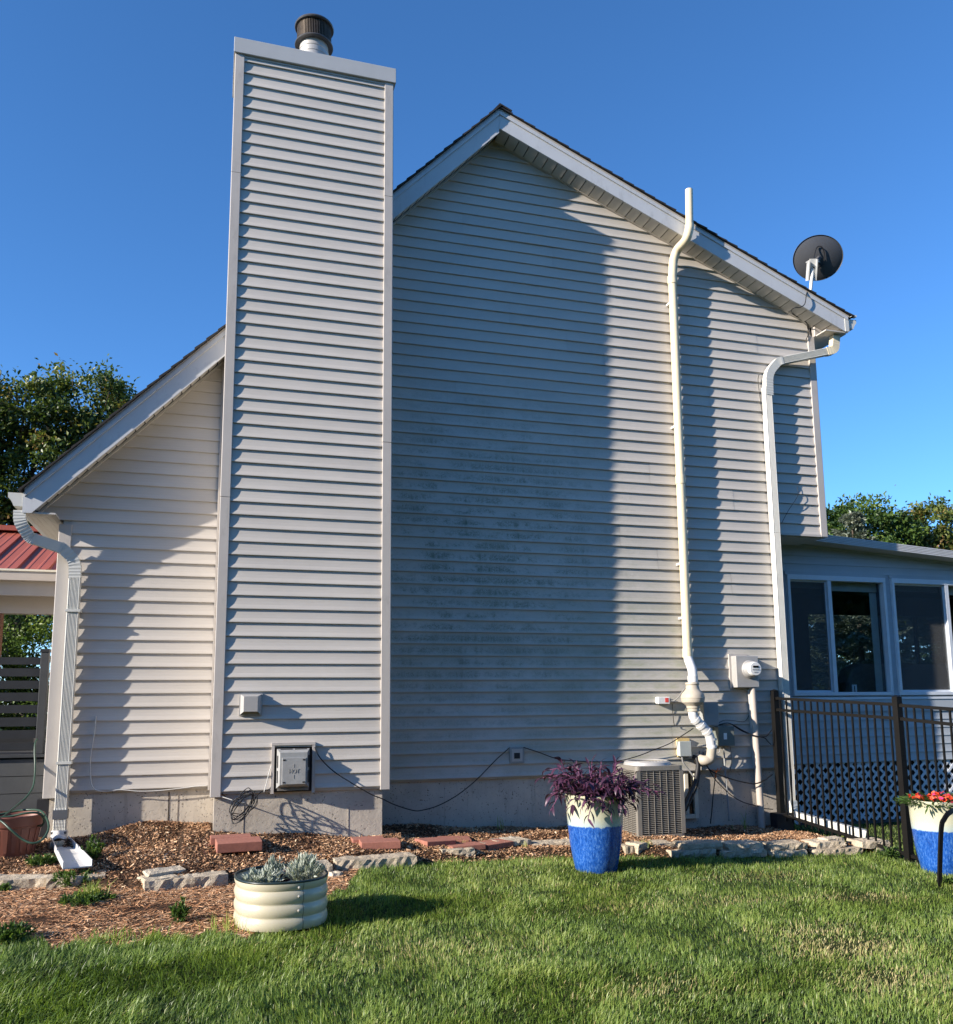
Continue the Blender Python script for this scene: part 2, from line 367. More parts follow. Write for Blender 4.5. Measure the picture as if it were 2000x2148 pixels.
# ------------------------------------------------------------------ ground
WX = np.array([-40, -3, -1.1, 0, .8, 1.9, 4, 6, 9, 40.]); WZ = np.array([-.46, -.42, -.42, -.365, -.40, -.47, -.575, -.655, -.74, -.8])
LX = np.array([-40, -3, 0, 1.3, 2, 3, 4.2, 5.4, 6.5, 9, 40.]); LZ = np.array([-.60, -.60, -.595, -.61, -.625, -.655, -.68, -.725, -.75, -.78, -.8])
SX = np.array([-40, -1.4, -.44, .25, 1.28, 2.04, 2.8, 3.3, 4.16, 5.38, 6.4, 40.]); SY = np.array([-1.2, -1.29, -1.80, -1.62, -1.27, -1.25, -1.12, -1.15, -1.33, -1.42, -1.45, -1.45])
def ground_z(x, y, fine=True):
    x = np.asarray(x, float); y = np.asarray(y, float)
    w = np.interp(x, WX, WZ); l = np.interp(x, LX, LZ); s = np.interp(x, SX, SY)
    wy = np.where((x > -.2) & (x < 1.75), -.62, 0.0)
    t = np.clip((y - (s + .10)) / (wy - (s + .10)), 0, 1)
    bed = (l + .075) * (1 - t) + w * t
    k = np.clip((y - (s - .05)) / .14, 0, 1); k = k * k * (3 - 2 * k)
    kx = np.clip((6.45 - x) / .25, 0, 1)
    z = l * (1 - k * kx) + bed * k * kx
    z = z - .022 * np.clip(-y - 1.6, 0, 60)
    if fine: z = z + .012 * np.sin(x * 2.1 + y * 1.3) * np.sin(y * 2.7 - x * .8) + k * kx * .02 * np.sin(x * 5.1 + 1) * np.sin(y * 6.3 + x * 2)
    bump = .10 * np.exp(-(((x + .55) / .5) ** 2 + ((y + .15) / .35) ** 2))          # mulch heaped against the wall
    z = z + np.where(y > -1, bump * kx, 0) * .8
    return z
def gz(x, y): return float(ground_z(x, y))
def mulch_mask(x, y):
    x = np.asarray(x, float); y = np.asarray(y, float)
    s = np.interp(x, SX, SY)
    bed = (y > s - .02) & (x < 6.42) & (y < .2)
    low = np.interp(x, [-6, -2.2, -.95, -.80, -.45, -.10, .2, .6, 1.0, 1.35], [-2.6, -2.75, -3.0, -3.15, -3.22, -3.1, -3.25, -3.0, -2.1, -1.3])
    low = low + .08 * np.sin(x * 17) + .05 * np.sin(x * 41 + 1)
    return bed | ((y > low) & (y <= s) & (x < 1.35))
xs = np.concatenate([[-300, -120, -60, -30, -15, -8], np.arange(-5, 12, .07), [13, 15, 18, 24, 36, 70, 140, 300]])
ys = np.concatenate([[-60, -30, -16], np.arange(-10, 1.2, .07), [1.6, 2.2, 3, 4.5, 7, 10, 15, 25, 40, 80, 160, 400]])
GXm, GYm = np.meshgrid(xs, ys); GZm = ground_z(GXm, GYm)
nx, ny = len(xs), len(ys); idx = np.arange(nx * ny).reshape(ny, nx)
Fg = np.stack([idx[:-1, :-1], idx[:-1, 1:], idx[1:, 1:], idx[1:, :-1]], -1).reshape(-1, 4)
go = npmesh('ground', np.stack([GXm, GYm, GZm], -1).reshape(-1, 3), Fg, 'ground', smooth=True, kind='structure')
a = go.data.attributes.new('mulch', 'FLOAT', 'POINT'); a.data.foreach_set('value', mulch_mask(GXm, GYm).astype(np.float32).ravel())

# ------------------------------------------------------------------ house
H = .127; HD = 8.2
XL, XR, XLO = -1.445, 7.256, 6.54
house = thing('house', (2.9, 4, -.6), 'two storey house in grey vinyl lap siding with a steep saltbox roof', 'house')
roofL = lambda x: 7.53 - 1.025 * (2.955 - x)          # top of the rake boards
roofR = lambda x: 7.53 - .42 * (x - 2.955)
SOFR = .215; SOFL = .27
body = MB().prism([(XL + .03, .004, -.02), (XLO - .03, .004, -.02), (XLO - .03, .004, 2.80), (XR - .03, .004, 2.80), (XR - .03, .004, roofR(XR) - SOFR - .03), (2.955, .004, 7.30), (XL + .03, .004, roofL(XL) - SOFL + .02)], (0, HD, 0))
wall = body.build('wall', 'siding', house)
fd = MB().box(XL + .05, XLO - .05, .03, HD - .1, -1.0, -.02)
fnd = fd.build('foundation', 'concrete', house)
for x in (-1.02, .62 - .9, 2.35, 3.35, 4.4):                 # form seams in the concrete
    MB().box(x, x + .006, .026, .032, -.9, -.03).build('form_seam', 'concrete', fnd)
MB().box(-.36, -.352, .0265, .032, -.9, -.04).build('form_seam', 'soil', fnd)
PROF = [(0, .021), (.05, .0212), (.15, .0175), (.32, .0115), (.55, .0065), (.8, .0035), (1.02, .002)]
def lap(zb, xl, xr, y0=0.0, h=H, name='siding_board', parent=None, proud=0.0, mat='siding', d=.82, holes=None):
    """one course; xl, xr are functions of z (clipped by the rakes)"""
    vs = []; fs = []
    rows = [(zb, .001)] + [(zb + t * h, y * d) for t, y in PROF]
    rows = [q for q in rows if xr(q[0]) - xl(q[0]) >= .01]
    if len(rows) < 2: return None
    W0 = max(xr(q[0]) - xl(q[0]) for q in rows); ns = max(1, int(W0 / .42)); ph = (zb * 37.1) % 6.28
    for i, (z, y) in enumerate(rows):
        a, b = xl(z), xr(z); e = 1.0 if i < 4 else .4
        for j in range(ns + 1):
            x = a + (b - a) * j / ns; wv = math.sin(x * 2.3 + ph * 3) + .6 * math.sin(x * 5.9 + ph * 7)
            vs.append((x, y0 - y - proud - .0009 * e * (1 + wv) * (y > .004), z + .0011 * e * math.sin(x * 1.9 + ph * 5) * (i < 5)))
    m_ = ns + 1
    for i in range(len(rows) - 1):
        for j in range(ns): k = m_ * i + j; fs.append((k, k + 1, k + 1 + m_, k + m_))
    return MB().add(vs, fs).build(name, mat, parent)
innerL = lambda z: (z - 2.60) / 1.035 - 1.669
innerR = lambda z: 2.955 + (7.335 - z) / .42
r2 = random.Random(5)
ncourse = 58
for k in range(ncourse):
    zb = k * H
    lo = (lambda z: max(XL - .17, innerL(z))) if k >= 20 else (lambda z: max(XL + .105, innerL(z)))
    if k * H < 4.35: lap(zb, lo, lambda z: .018 - 0, parent=wall)                       # left of the chimney
    hiX = (XR - .085) if k >= 22 else (XLO - .06)
    L0 = lambda z: max(1.62, innerL(z)); R0 = lambda z: min(hiX, innerR(z))
    if k % 2 == 0:
        seam = [s for s in (1.62 + (k * 1.37 + r2.random() * .8) % 3.6 + j * 3.75 for j in range(2))]
    edges = [-9] + [s for s in seam if L0(zb) + .35 < s < R0(zb) - .3] + [99]
    if R0(zb) - L0(zb) < .02: continue
    for j in range(len(edges) - 1):
        a, b = edges[j], edges[j + 1]
        lap(zb, lambda z: max(L0(z), a + .0015), lambda z: min(R0(z), b), parent=wall, proud=.0026 * (j % 2))
def corner(x0, x1, y0, z0, z1, parent, name='corner_trim', side=None, sd=.1, t=.027, mat='trim'):
    m = MB().box(x0, x1, y0 - t, y0 + .012, z0, z1)
    if side == 'L': m.box(x0 - .003, x0 + .024, y0 - t + .002, y0 + sd, z0 + .002, z1 - .002)
    if side == 'R': m.box(x1 - .024, x1 + .003, y0 - t + .002, y0 + sd, z0 + .002, z1 - .002)
    return bevel(m.build(name, mat, parent), .004)
corner(XL, XL + .11, 0, -.06, 2.5, house, side='L')
corner(XR - .095, XR, 0, 2.775, 5.39, house, side='R')
corner(XLO - .09, XLO - .0, 0, -.03, 2.76, house, side='R')
MB().box(XLO - .05, XR - .002, -.024, .008, 2.772, 2.794).build('starter_trim', 'trim', house)
MB().box(XLO + .004, XR - .03, .03, HD, 2.765, 2.798).build('overhang_soffit', 'soffit', house)
MB().box(XLO + .06, XLO + .09, .1, .7, 2.70, 2.764).build('bracket', 'rail_dark', house)
# roof deck, rake boards, soffits, shingles
OH = .27
th = .02
apx = 2.955
deck = MB()
deck.prism([(XL - .27, -OH - .012, roofL(XL - .27)), (apx, -OH - .012, 7.53), (7.60, -OH - .012, roofR(7.60)), (7.60, -OH - .012, roofR(7.60) + .022), (apx, -OH - .012, 7.53 + .024), (XL - .27, -OH - .012, roofL(XL - .27) + .026)], (0, HD + .6, 0))
roof = deck.build('roof', 'trim', house)
def rake(xa, xb, f, dz0, dz1, y0, y1, name, mat, z_end=None):
    p = [(xa, y0, f(xa) - dz0), (xb, y0, f(xb) - dz0), (xb, y0, f(xb) - dz1), (xa, y0, f(xa) - dz1)]
    if z_end is not None: # plumb end with level return
        xr_ = apx - (7.53 - dz1 - z_end) / 1.025 if xa < 0 else None
        p = [(xa, y0, f(xa) - dz0), (xb, y0, f(xb) - dz0), (xb, y0, f(xb) - dz1), (xr_, y0, z_end), (xa, y0, z_end)]
    return MB().prism(p, (0, y1 - y0, 0)).build(name, mat, house)
rake(XL - .265, apx - .0015, roofL, .048, SOFL, -OH, -OH + .02, 'rake_board', 'fascia_metal', z_end=2.54)
rake(apx + .0015, 7.575, roofR, .040, SOFR, -OH, -OH + .02, 'rake_board', 'fascia_metal')
rake(XL - .268, apx - .001, roofL, .0, .055, -OH - .014, -OH + .004, 'drip_trim', 'fascia_metal')
rake(apx + .001, 7.58, roofR, .0, .045, -OH - .014, -OH + .004, 'drip_trim', 'fascia_metal')
MB().box(7.535, 7.592, -OH - .006, -OH + .05, roofR(7.57) - .20, roofR(7.57) - .01).build('rake_end_cap', 'white_metal', house)
# soffit panels, each with a groove at the joint
def soffits(xa, xb, f, dz, step, dzin=0.0):
    x = xa
    while x < xb - .01:
        x1 = min(x + step, xb)
        za, zb_ = f(x) - dz, f(x1 - .006) - dz
        vs = [(x, -OH + .02, za), (x1 - .012, -OH + .02, zb_), (x1 - .012, -.012, zb_ + dzin), (x, -.012, za + dzin)]
        vs += [(a_, b_, c_ + .012) for a_, b_, c_ in vs]
        MB().add(vs, [(3, 2, 1, 0), (4, 5, 6, 7), (0, 1, 5, 4), (1, 2, 6, 5), (2, 3, 7, 6), (3, 0, 4, 7)]).build('soffit_panel', 'soffit', house)
        x = x1
soffits(apx + .02, 7.50, roofR, SOFR - .004, .1185)
soffits(XL - .18, apx - .02, roofL, SOFL - .004, .083, .05)
for f, xa, xb, dz, dzin in ((roofR, apx, 7.50, SOFR, 0), (roofL, XL - .20, apx, SOFL, .05)):       # J channel along the wall
    MB().prism([(xa, -.034, f(xa) - dz + dzin - .004), (xb, -.034, f(xb) - dz + dzin - .004), (xb, -.034, f(xb) - dz + dzin + .014), (xa, -.034, f(xa) - dz + dzin + .014)], (0, .03, 0)).build('channel_trim', 'trim', house)
    MB().prism([(xa, -.033, f(xa) - dz + .02), (xb, -.033, f(xb) - dz + .02), (xb, -.033, f(xb) - dz + .08), (xa, -.033, f(xa) - dz + .08)], (0, .028, 0)).build('soffit_backing', 'soffit', house)
    MB().prism([(xa, -OH + .022, f(xa) - dz + dzin * .5 + .022), (xb, -OH + .022, f(xb) - dz + dzin * .5 + .022), (xb, -OH + .022, f(xb) - dz + dzin * .5 + .03), (xa, -OH + .022, f(xa) - dz + dzin * .5 + .03)], (0, OH - .03, 0)).build('soffit_backing', 'flat_black', house)  # black sheet above the panels, puts shade into the groove gaps
# eave soffits and fascia run back along the sides
MB().box(XL - .262, XL - .004, -OH + .024, HD, 2.540, 2.556).build('eave_soffit', 'soffit', house)
for i in range(5): MB().box(XL - .245 + i * .05, XL - .241 + i * .05, -OH + .03, HD, 2.5365, 2.542).build('soffit_seam', 'trim', house)
MB().box(XL - .28, XL - .262, -OH + .001, HD, 2.538, 2.735).build('eave_fascia', 'fascia_metal', house)
MB().box(XR + .004, 7.575, -OH + .022, HD, 5.382, 5.396).build('eave_soffit', 'soffit', house)
MB().box(7.575, 7.59, -OH + .06, HD, 5.38, 5.57).build('eave_fascia', 'fascia_metal', house)
MB().prism([(XR - .01, -.06, 5.385), (7.56, -.06, 5.385), (XR - .01, -.06, 5.51)], (0, .06, 0)).build('return_panel', 'trim', house)
GP = [(0, 0), (0, -.125), (.075, -.125), (.085, -.10), (.105, -.065), (.125, -.045), (.128, 0), (.118, -.004), (.112, -.042), (.09, -.09), (.07, -.118), (.008, -.118), (.008, 0)]
def gutter(x, z, sgn, y0):
    g = MB().prism([(x + sgn * a_, y0, z + b_) for a_, b_ in GP], (0, HD + .2, 0)).build('gutter', 'white_metal', house)
    MB().prism([(x + sgn * a_, y0 - .003, z + b_) for a_, b_ in GP[:7]], (0, .004, 0)).build('end_cap', 'white_metal', g); return g
gutter(XL - .282, 2.725, -1, -OH + .01); gutter(7.592, 5.565, 1, -OH + .01)
MB().box(7.62, 7.70, -OH - .03, -OH + .02, 5.59, 5.612).build('gutter_strap', 'white_metal', house)

# shingle courses, each a wedge sheet lapping the one below
def shingles(x_eave, x_ridge, f, dzt, n_, ov=.035, jit=.012):
    L_ = Vector((x_ridge - x_eave, 0, f(x_ridge) - f(x_eave))); d = L_.normalized(); nrm = Vector((-d.z, 0, d.x)) * (1 if d.x > 0 else -1)
    st = L_.length / n_; e = Vector((x_eave, 0, f(x_eave) + dzt))
    for i in range(n_):
        a0 = e + d * (i * st - .012); a1 = e + d * ((i + 1) * st + .03)
        yo = -OH - ov - jit * r2.random(); t0 = .021 + .004 * r2.random()
        p = [a0 + nrm * .002, a0 + nrm * t0, a1 + nrm * .007, a1 + nrm * .002]
        MB().prism([(q.x, yo, q.z) for q in p], (0, HD + .75, 0)).build('shingle', 'shingle', roof)
shingles(XL - .30, apx, roofL, .026, 44, .044, .005); shingles(7.64, apx, roofR, .022, 34)
MB().prism([(apx - .13, -OH - .04, 7.53 - .085), (apx, -OH - .04, 7.53 + .075), (apx + .15, -OH - .04, 7.53 + .012), (apx + .13, -OH - .04, 7.53 + .0), (apx, -OH - .04, 7.53 + .055), (apx - .13, -OH - .04, 7.53 - .11)], (0, HD + .75, 0)).build('ridge_cap', 'shingle', roof)

# ------------------------------------------------------------------ chimney chase
CYF = -.643; CXL, CXR = .018, 1.640
chim = MB().box(CXL + .02, CXR - .02, CYF + .004, 0, -.02, 7.44).build('chimney', 'siding', house)
cf = MB().box(CXL + .035, 1.578, CYF + .03, .02, -1, -.012).build('chimney_footing', 'concrete', house)
for x, w_ in ((.31, .005), (1.25, .012)): MB().box(x, x + w_, CYF + .0265, CYF + .031, -.9, -.03).build('form_seam', 'concrete', cf)
zoff = .003
HX0, HX1, HZ1 = .555, .925, .400             # hole for the fireplace vent
for k in range(58):
    zb = k * H + zoff
    if zb + H > 7.40: hh = 7.40 - zb
    else: hh = H
    segs = [(CXL + .09, CXR - .09)]
    if zb < HZ1 - .02: segs = [(CXL + .09, HX0), (HX1, CXR - .09)]
    for a, b in segs: lap(zb, lambda z: a, lambda z: b, y0=CYF, h=hh, parent=chim)
    # right and left cheeks
    for xx, sg in ((CXR - .018, 1), (CXL + .018, -1)):
        rows = [(zb, .001)] + [(zb + t * hh, y * .4) for t, y in PROF]; vs = []; fs = []
        for z, y in rows: vs += [(xx + sg * y, CYF + .07, z), (xx + sg * y, -.002, z)]
        for i in range(len(rows) - 1): fs.append((2 * i, 2 * i + 1, 2 * i + 3, 2 * i + 2))
        MB().add(vs, fs).build('siding_board', 'siding', chim)
for (x0, x1, side, z0) in ((CXL, CXL + .09, 'L', -.045), (CXR - .09, CXR, 'R', -.03)):
    zs = [z0, 3.35 if side == 'R' else 2.7, 6.0, 7.32]
    for i in range(3): corner(x0, x1, CYF, zs[i] + (0 if i == 0 else .002), zs[i + 1], chim, side=side, sd=.09, t=.026 + .0012 * (i % 2))
MB().box(CXL - .006 - .018, CXL - .006, -.05, -.01, -.03, 4.35).build('channel_trim', 'trim', house)
cap = MB().box(CXL - .016, CXR + .026, CYF - .045, .03, 7.305, 7.472)
capo = bevel(cap.build('chimney_cap', 'galvanised', chim), .004)
capo.data.materials[0] = MATS['cap_metal']
MB().box(CXL + .09, CXR - .09, CYF - .018, CYF + .002, 7.28, 7.318).build('frieze_trim', 'trim', chim)
fl = MB().lathe([(.155, 7.46), (.155, 7.70), (.159, 7.70), (.159, 7.712), (.155, 7.712), (.155, 7.76), (.16, 7.765), (.155, 7.77), (.152, 7.86)], (.835, -.30, 0))
flue = fl.build('flue_cap', 'steel_bright', chim, smooth=35)
MB().lathe([(.15, 7.838), (.203, 7.838), (.207, 7.845), (.203, 7.856), (.15, 7.858)], (.835, -.30, 0)).build('flange', 'vent_dark', flue, smooth=30)
fins = MB()
for j in range(64):
    a = 2 * PI * j / 64; c_, s_ = math.cos(a), math.sin(a)
    fins.frame((.835 + .172 * c_, -.30 + .172 * s_, 7.955), (.0022 * s_, -.0022 * c_, 0), (.012 * c_, .012 * s_, 0), (0, 0, .105))
fins.build('flue_louvre', 'rusty', flue)
MB().lathe([(.158, 7.85), (.158, 8.06)], (.835, -.30, 0)).build('flue_core', 'flat_black', flue, smooth=True)
MB().lathe([(.01, 8.05), (.206, 8.052), (.212, 8.062), (.206, 8.078), (.03, 8.10), (.005, 8.10)], (.835, -.30, 0)).build('flue_lid', 'vent_dark', flue, smooth=40)

# ------------------------------------------------------------------ downspouts and pipes
def rect(w, d, rib=0.0, n_=7):
    w /= 2; d /= 2
    if not rib: return [(-w, -d), (w, -d), (w, d), (-w, d)]
    p = []
    for i in range(n_ * 2 + 1):
        x = -w * .8 + 1.6 * w * i / (n_ * 2); p.append((x, -d + (rib if i % 2 else 0)))
    return [(-w, -d * .8), (-w * .9, -d)] + p + [(w * .9, -d), (w, -d * .8), (w, d), (-w, d)]
dsL = thing('downspout', (-1.29, -.09, -.45), 'white ribbed downspout curving from the low eave down the corner trim by the terracotta pot', 'downspout')
P0 = [at(43, 1072, -.22), at(42, 1096, -.22), at(63, 1128, -.18), at(132, 1151, -.105), at(158, 1176, -.085), at(158, 1215, -.078)]
path = fillet(P0, .10, 8)
def rsweep(pts, w, d, name, mat, parent, rib=.004, corr=0.0):
    sc = None
    if corr:
        q = []; 
        for i in range(len(pts) - 1):
            for j in range(3): q.append(pts[i].lerp(pts[i + 1], j / 3))
        q.append(pts[-1]); pts = q; sc = [1 + (corr if i % 2 else -corr * .3) for i in range(len(pts))]
    return MB().sweep(pts, rect(w, d, rib), up=(0, -1, 0), scales=sc).build(name, mat, parent)
def ribbon_pipe(pts, w, d, name, mat, parent, rib=.004, corr=None, front=(0, -1, 0)):
    """rectangular pipe whose ribbed face stays towards the front"""
    vs = []; pr = rect(w, d, rib); n_ = len(pr); fr0 = Vector(front)
    for i, q in enumerate(pts):
        t = (pts[min(i + 1, len(pts) - 1)] - pts[max(i - 1, 0)]).normalized()
        f_ = (fr0 - t * fr0.dot(t)).normalized(); a = t.cross(f_).normalized(); k = corr[i] if corr else 1
        vs += [q + a * pa * k - f_ * pb * k for pa, pb in pr]
    fs = [(i * n_ + j, i * n_ + (j + 1) % n_, (i + 1) * n_ + (j + 1) % n_, (i + 1) * n_ + j) for i in range(len(pts) - 1) for j in range(n_)]
    fs += [tuple(range(n_ - 1, -1, -1)), tuple(range((len(pts) - 1) * n_, len(pts) * n_))]
    return MB().add(vs, fs).build(name, mat, parent)
def dense(pts, st):
    out = [pts[0]]
    for a, b in zip(pts, pts[1:]):
        n_ = max(1, int((b - a).length / st))
        out += [a.lerp(b, (j + 1) / n_) for j in range(n_)]
    return out
def split_at(path, i0, i1): return path[i0:i1]
pth = fillet(P0, .11, 10)
e1 = pth[:13]; mid = pth[12:25]; 
d1 = dense(fillet(P0[:4], .12, 10)[:-1] + [P0[2].lerp(P0[3], .12)], .018)
elb1 = fillet([P0[0], P0[1], P0[2], P0[2].lerp(P0[3], .15)], .10, 8)
elb1 = dense(elb1, .014)
ribbon_pipe(elb1, .102, .080, 'elbow', 'white_metal', dsL, 0, corr=[1.0 + (.045 if i % 2 else -.01) for i in range(len(elb1))])
ribbon_pipe([P0[2].lerp(P0[3], .05), P0[2].lerp(P0[3], 1.0)], .098, .076, 'offset_pipe', 'white_metal', dsL, 0)
elb2 = dense(fillet([P0[2].lerp(P0[3], .9), P0[3], P0[4], P0[5]], .12, 8), .014)
ribbon_pipe(elb2, .102, .080, 'elbow', 'white_metal', dsL, 0, corr=[1.0 + (.045 if i % 2 else -.01) for i in range(len(elb2))])
zt = P0[5].z
ribbon_pipe([Vector((-1.272, -.080, zt + .01)), Vector((-1.276, -.082, -.17))], .104, .082, 'pipe', 'white_metal', dsL, .007)
ribbon_pipe(dense([Vector((-1.276, -.085, -.14)), Vector((-1.278, -.09, -.36))], .014), .106, .085, 'flexible_pipe', 'white_metal', dsL, .005, corr=[1 + .03 * (i % 2) for i in range(17)])
for z in (1.66, .262): MB().box(-1.335, -1.205, -.132, -.02, z - .012, z + .012).build('strap', 'white_metal', dsL)
MB().box(-1.338, -1.215, -.134, -.045, -.235, -.155).build('tape_band', 'tape', dsL)
MB().box(-1.342, -1.213, -.145, -.04, -.365, -.345).build('tape_band', 'tape', dsL)
mo = fillet([Vector((-1.278, -.09, -.34)), Vector((-1.278, -.10, -.415)), Vector((-1.262, -.215, -.452))], .06, 6)
vs = MB().tube(mo, .064, 20, cap=False)
ob = vs.build('outlet', 'pvc_white', dsL, smooth=True); so = ob.modifiers.new('s', 'SOLIDIFY'); so.thickness = .006
sp = thing('splash_trough', (-1.2, -.5, -.5), 'white plastic splash trough in the mulch under the left downspout outlet', 'splash block')
def trough(a, b, wa, wb, h):
    a, b = Vector(a), Vector(b); d = (b - a); s_ = d.cross(Vector((0, 0, 1))).normalized(); u = s_.cross(d).normalized(); vs = []
    for q, w in ((a, wa), (b, wb)):
        for x, z in ((-w, h), (-w, 0), (w, 0), (w, h), (w + .006, h), (w + .006, -.008), (-w - .006, -.008), (-w - .006, h)): vs.append(q + s_ * x + u * z)
    fs = [(i, (i + 1) % 8, (i + 1) % 8 + 8, i + 8) for i in range(8)] + [tuple(range(7, -1, -1)), tuple(range(8, 16))]
    return MB().add(vs, fs)
trough((-1.262, -.17, -.425), tuple(gpos(163, 1819, -.455)), .068, .098, .045).build('trough_body', 'pvc_white', sp)

dsR = thing('downspout', (6.45, -.08, -.4), 'tall white downspout crossing the high gable corner and running down past the electric meter', 'downspout')
Q = [at(1752, 706, -.15) , at(1750, 735, -.15), at(1632, 759, -.075), at(1611, 783, -.07), at(1612, 830, -.07)]
ribbon_pipe(dense(fillet([Q[0], Q[1], Q[1].lerp(Q[2], .14)], .08, 8), .016), .10, .08, 'elbow', 'pvc', dsR, 0, corr=[1.0 + (.035 if i % 2 else -.01) for i in range(60)])
ribbon_pipe([Q[1].lerp(Q[2], .10), Q[2]], .092, .074, 'offset_pipe', 'white_metal', dsR, .006)
ribbon_pipe(dense(fillet([Q[1].lerp(Q[2], .93), Q[2], Q[3], Q[4]], .13, 8), .016), .098, .08, 'elbow', 'white_metal', dsR, 0, corr=[1.0 + (.035 if i % 2 else -.01) for i in range(80)])
Z = [4.62, 2.78, .02, -.42]; X_ = [6.468, 6.468, 6.462, 6.452]
for i in range(3): ribbon_pipe([Vector((X_[i], -.068, Z[i] - .004)), Vector((X_[i + 1], -.068, Z[i + 1]))], .098 - .002 * (i % 2), .08, 'pipe', 'white_metal', dsR, .007)
ex = dense(fillet([Vector((6.452, -.075, -.38)), Vector((6.46, -.12, -.53)), Vector((6.62, -.30, -.585)), Vector((6.98, -.66, -.70))], .08, 6), .02)
ribbon_pipe(ex, .105, .085, 'extension_pipe', 'white_metal', dsR, 0, corr=[1 + .045 * (i % 2) for i in range(len(ex))], front=(0, 0, 1))

pv = thing('vent_pipe', (5.18, -.11, 1.3), 'tall cream plastic vent pipe rising past the eave above a round fan housing', 'vent pipe')
T = [at(1446, 398, -.36), at(1447, 478, -.36), at(1441, 503, -.33), at(1421, 523, -.14), at(1413, 545, -.095), at(1411, 585, -.088)]
MB().tube([T[0], T[1]], .046, 20).build('upper_pipe', 'pvc', pv, smooth=40)
MB().tube(fillet([T[1] + Vector((0, 0, .04)), T[1], T[2].lerp(T[3], .0), T[3], T[4], T[5]], .09, 6), .054, 20).build('elbow', 'pvc', pv, smooth=40)
zt = T[5].z; xa = T[5].x; xb = at(1443, 1372, -.088).x; zb = at(1443, 1372, -.088).z
PZ = [(zt + .02), 3.35, zb]
def pvx(z): return xa + (xb - xa) * (zt - z) / (zt - zb)
for i in range(2):
    MB().tube([Vector((pvx(PZ[i]), -.088, PZ[i])), Vector((pvx(PZ[i + 1]), -.088, PZ[i + 1]))], .0515, 24).build('pipe', 'pvc', pv, smooth=40)
for z in (3.35, zt - .02, zb + .01): MB().lathe([(.052, -.05), (.0585, -.05), (.0585, .05), (.052, .05)], (pvx(z), -.088, z), 24).build('coupling', 'pvc', pv, smooth=40)
for z in (5.55, 4.0, 2.35, 1.72): MB().box(pvx(z) - .058, pvx(z) + .058, -.10, -.012, z - .012, z + .012).build('pipe_strap', 'pvc_white', pv)
q = [at(1443, 1368, -.088), at(1444, 1381, -.095), at(1454, 1408, -.17), at(1454, 1434, -.19)]
MB().tube(fillet(q, .05, 5), .052, 20).build('lower_pipe', 'pvc_white', pv, smooth=40)
for a_, b_ in ((q[0], .2), (q[2].lerp(q[3], .6), .2)): MB().tube([a_ + Vector((0, 0, .03)), a_ - Vector((0, 0, .03))], .058, 20).build('coupling', 'pvc_white', pv, smooth=40)
fc = at(1454, 1464, -.20)
fan = MB().lathe([(.055, .175), (.075, .17), (.078, .15), (.07, .14), (.074, .12), (.078, .10), (.085, .085), (.12, .05), (.130, .02), (.131, -.02), (.122, -.05), (.09, -.075), (.075, -.09), (.072, -.115), (.066, -.12), (.066, -.15), (.05, -.15)], fc, 40).build('fan_housing', 'fan_plastic', pv, smooth=30)
MB().lathe([(.131, -.006), (.134, -.003), (.134, .003), (.131, .006)], fc, 40).build('clamp_ring', 'fan_plastic', fan, smooth=30)
q = [fc - Vector((0, 0, .13)), at(1454, 1504, -.20), at(1489, 1540, -.20), at(1494, 1570, -.19), at(1491, 1592, -.17)]
q2 = [q[3], q[4] + Vector((0, 0, -.01)), q[4] + Vector((-.075, .01, -.02)), q[4] + Vector((-.085, .13, .0))]
MB().tube(fillet(q[:4], .06, 6), .052, 20).build('lower_pipe', 'pvc_white', pv, smooth=40)
MB().tube(fillet(q2, .06, 8), .054, 20).build('wall_elbow', 'fan_plastic', pv, smooth=40)
dd = (q[2] - q[1]).normalized()
for t in (.18, .5, .86): c_ = q[1].lerp(q[2], t); MB().tube([c_ - dd * .018, c_ + dd * .018], .0585, 20).build('coupling', 'pvc_white', pv, smooth=40)
for z_ in (.02, .10): MB().tube([q[3] + Vector((0, 0, z_ - .012)), q[3] + Vector((0, 0, z_ + .012))], .0585, 20).build('coupling', 'pvc_white', pv, smooth=40)

# ------------------------------------------------------------------ small things on the walls
vt = thing('dryer_vent', (.347, CYF, .76), 'small beige hooded vent low on the left side of the chimney siding', 'vent')
a, b = at(503.5, 1456, CYF - .02), at(549, 1500, CYF - .02)
fx0, fx1 = at(512, 1461, CYF - .10).x + .0, at(541, 1461, CYF - .10).x; fz1 = at(512, 1461, CYF - .10).z; fz0 = at(512, 1493, CYF - .10).z
MB().add([(a.x, CYF - .012, b.z), (b.x, CYF - .012, b.z), (b.x, CYF - .012, a.z), (a.x, CYF - .012, a.z), (fx0, CYF - .11, fz0), (fx1, CYF - .11, fz0), (fx1, CYF - .11, fz1), (fx0, CYF - .11, fz1)],
         [(4, 5, 6, 7), (0, 4, 7, 3), (1, 2, 6, 5), (3, 7, 6, 2), (0, 1, 2, 3)]).build('hood', 'meter_grey', vt)
MB().box(a.x - .004, b.x + .004, CYF - .03, CYF + .004, b.z - .004, a.z + .004).build('flange', 'meter_grey', vt)
MB().box(fx0, fx1, CYF - .10, CYF - .03, fz0 + .002, fz0 + .012).build('grille', 'interior_dark', vt)

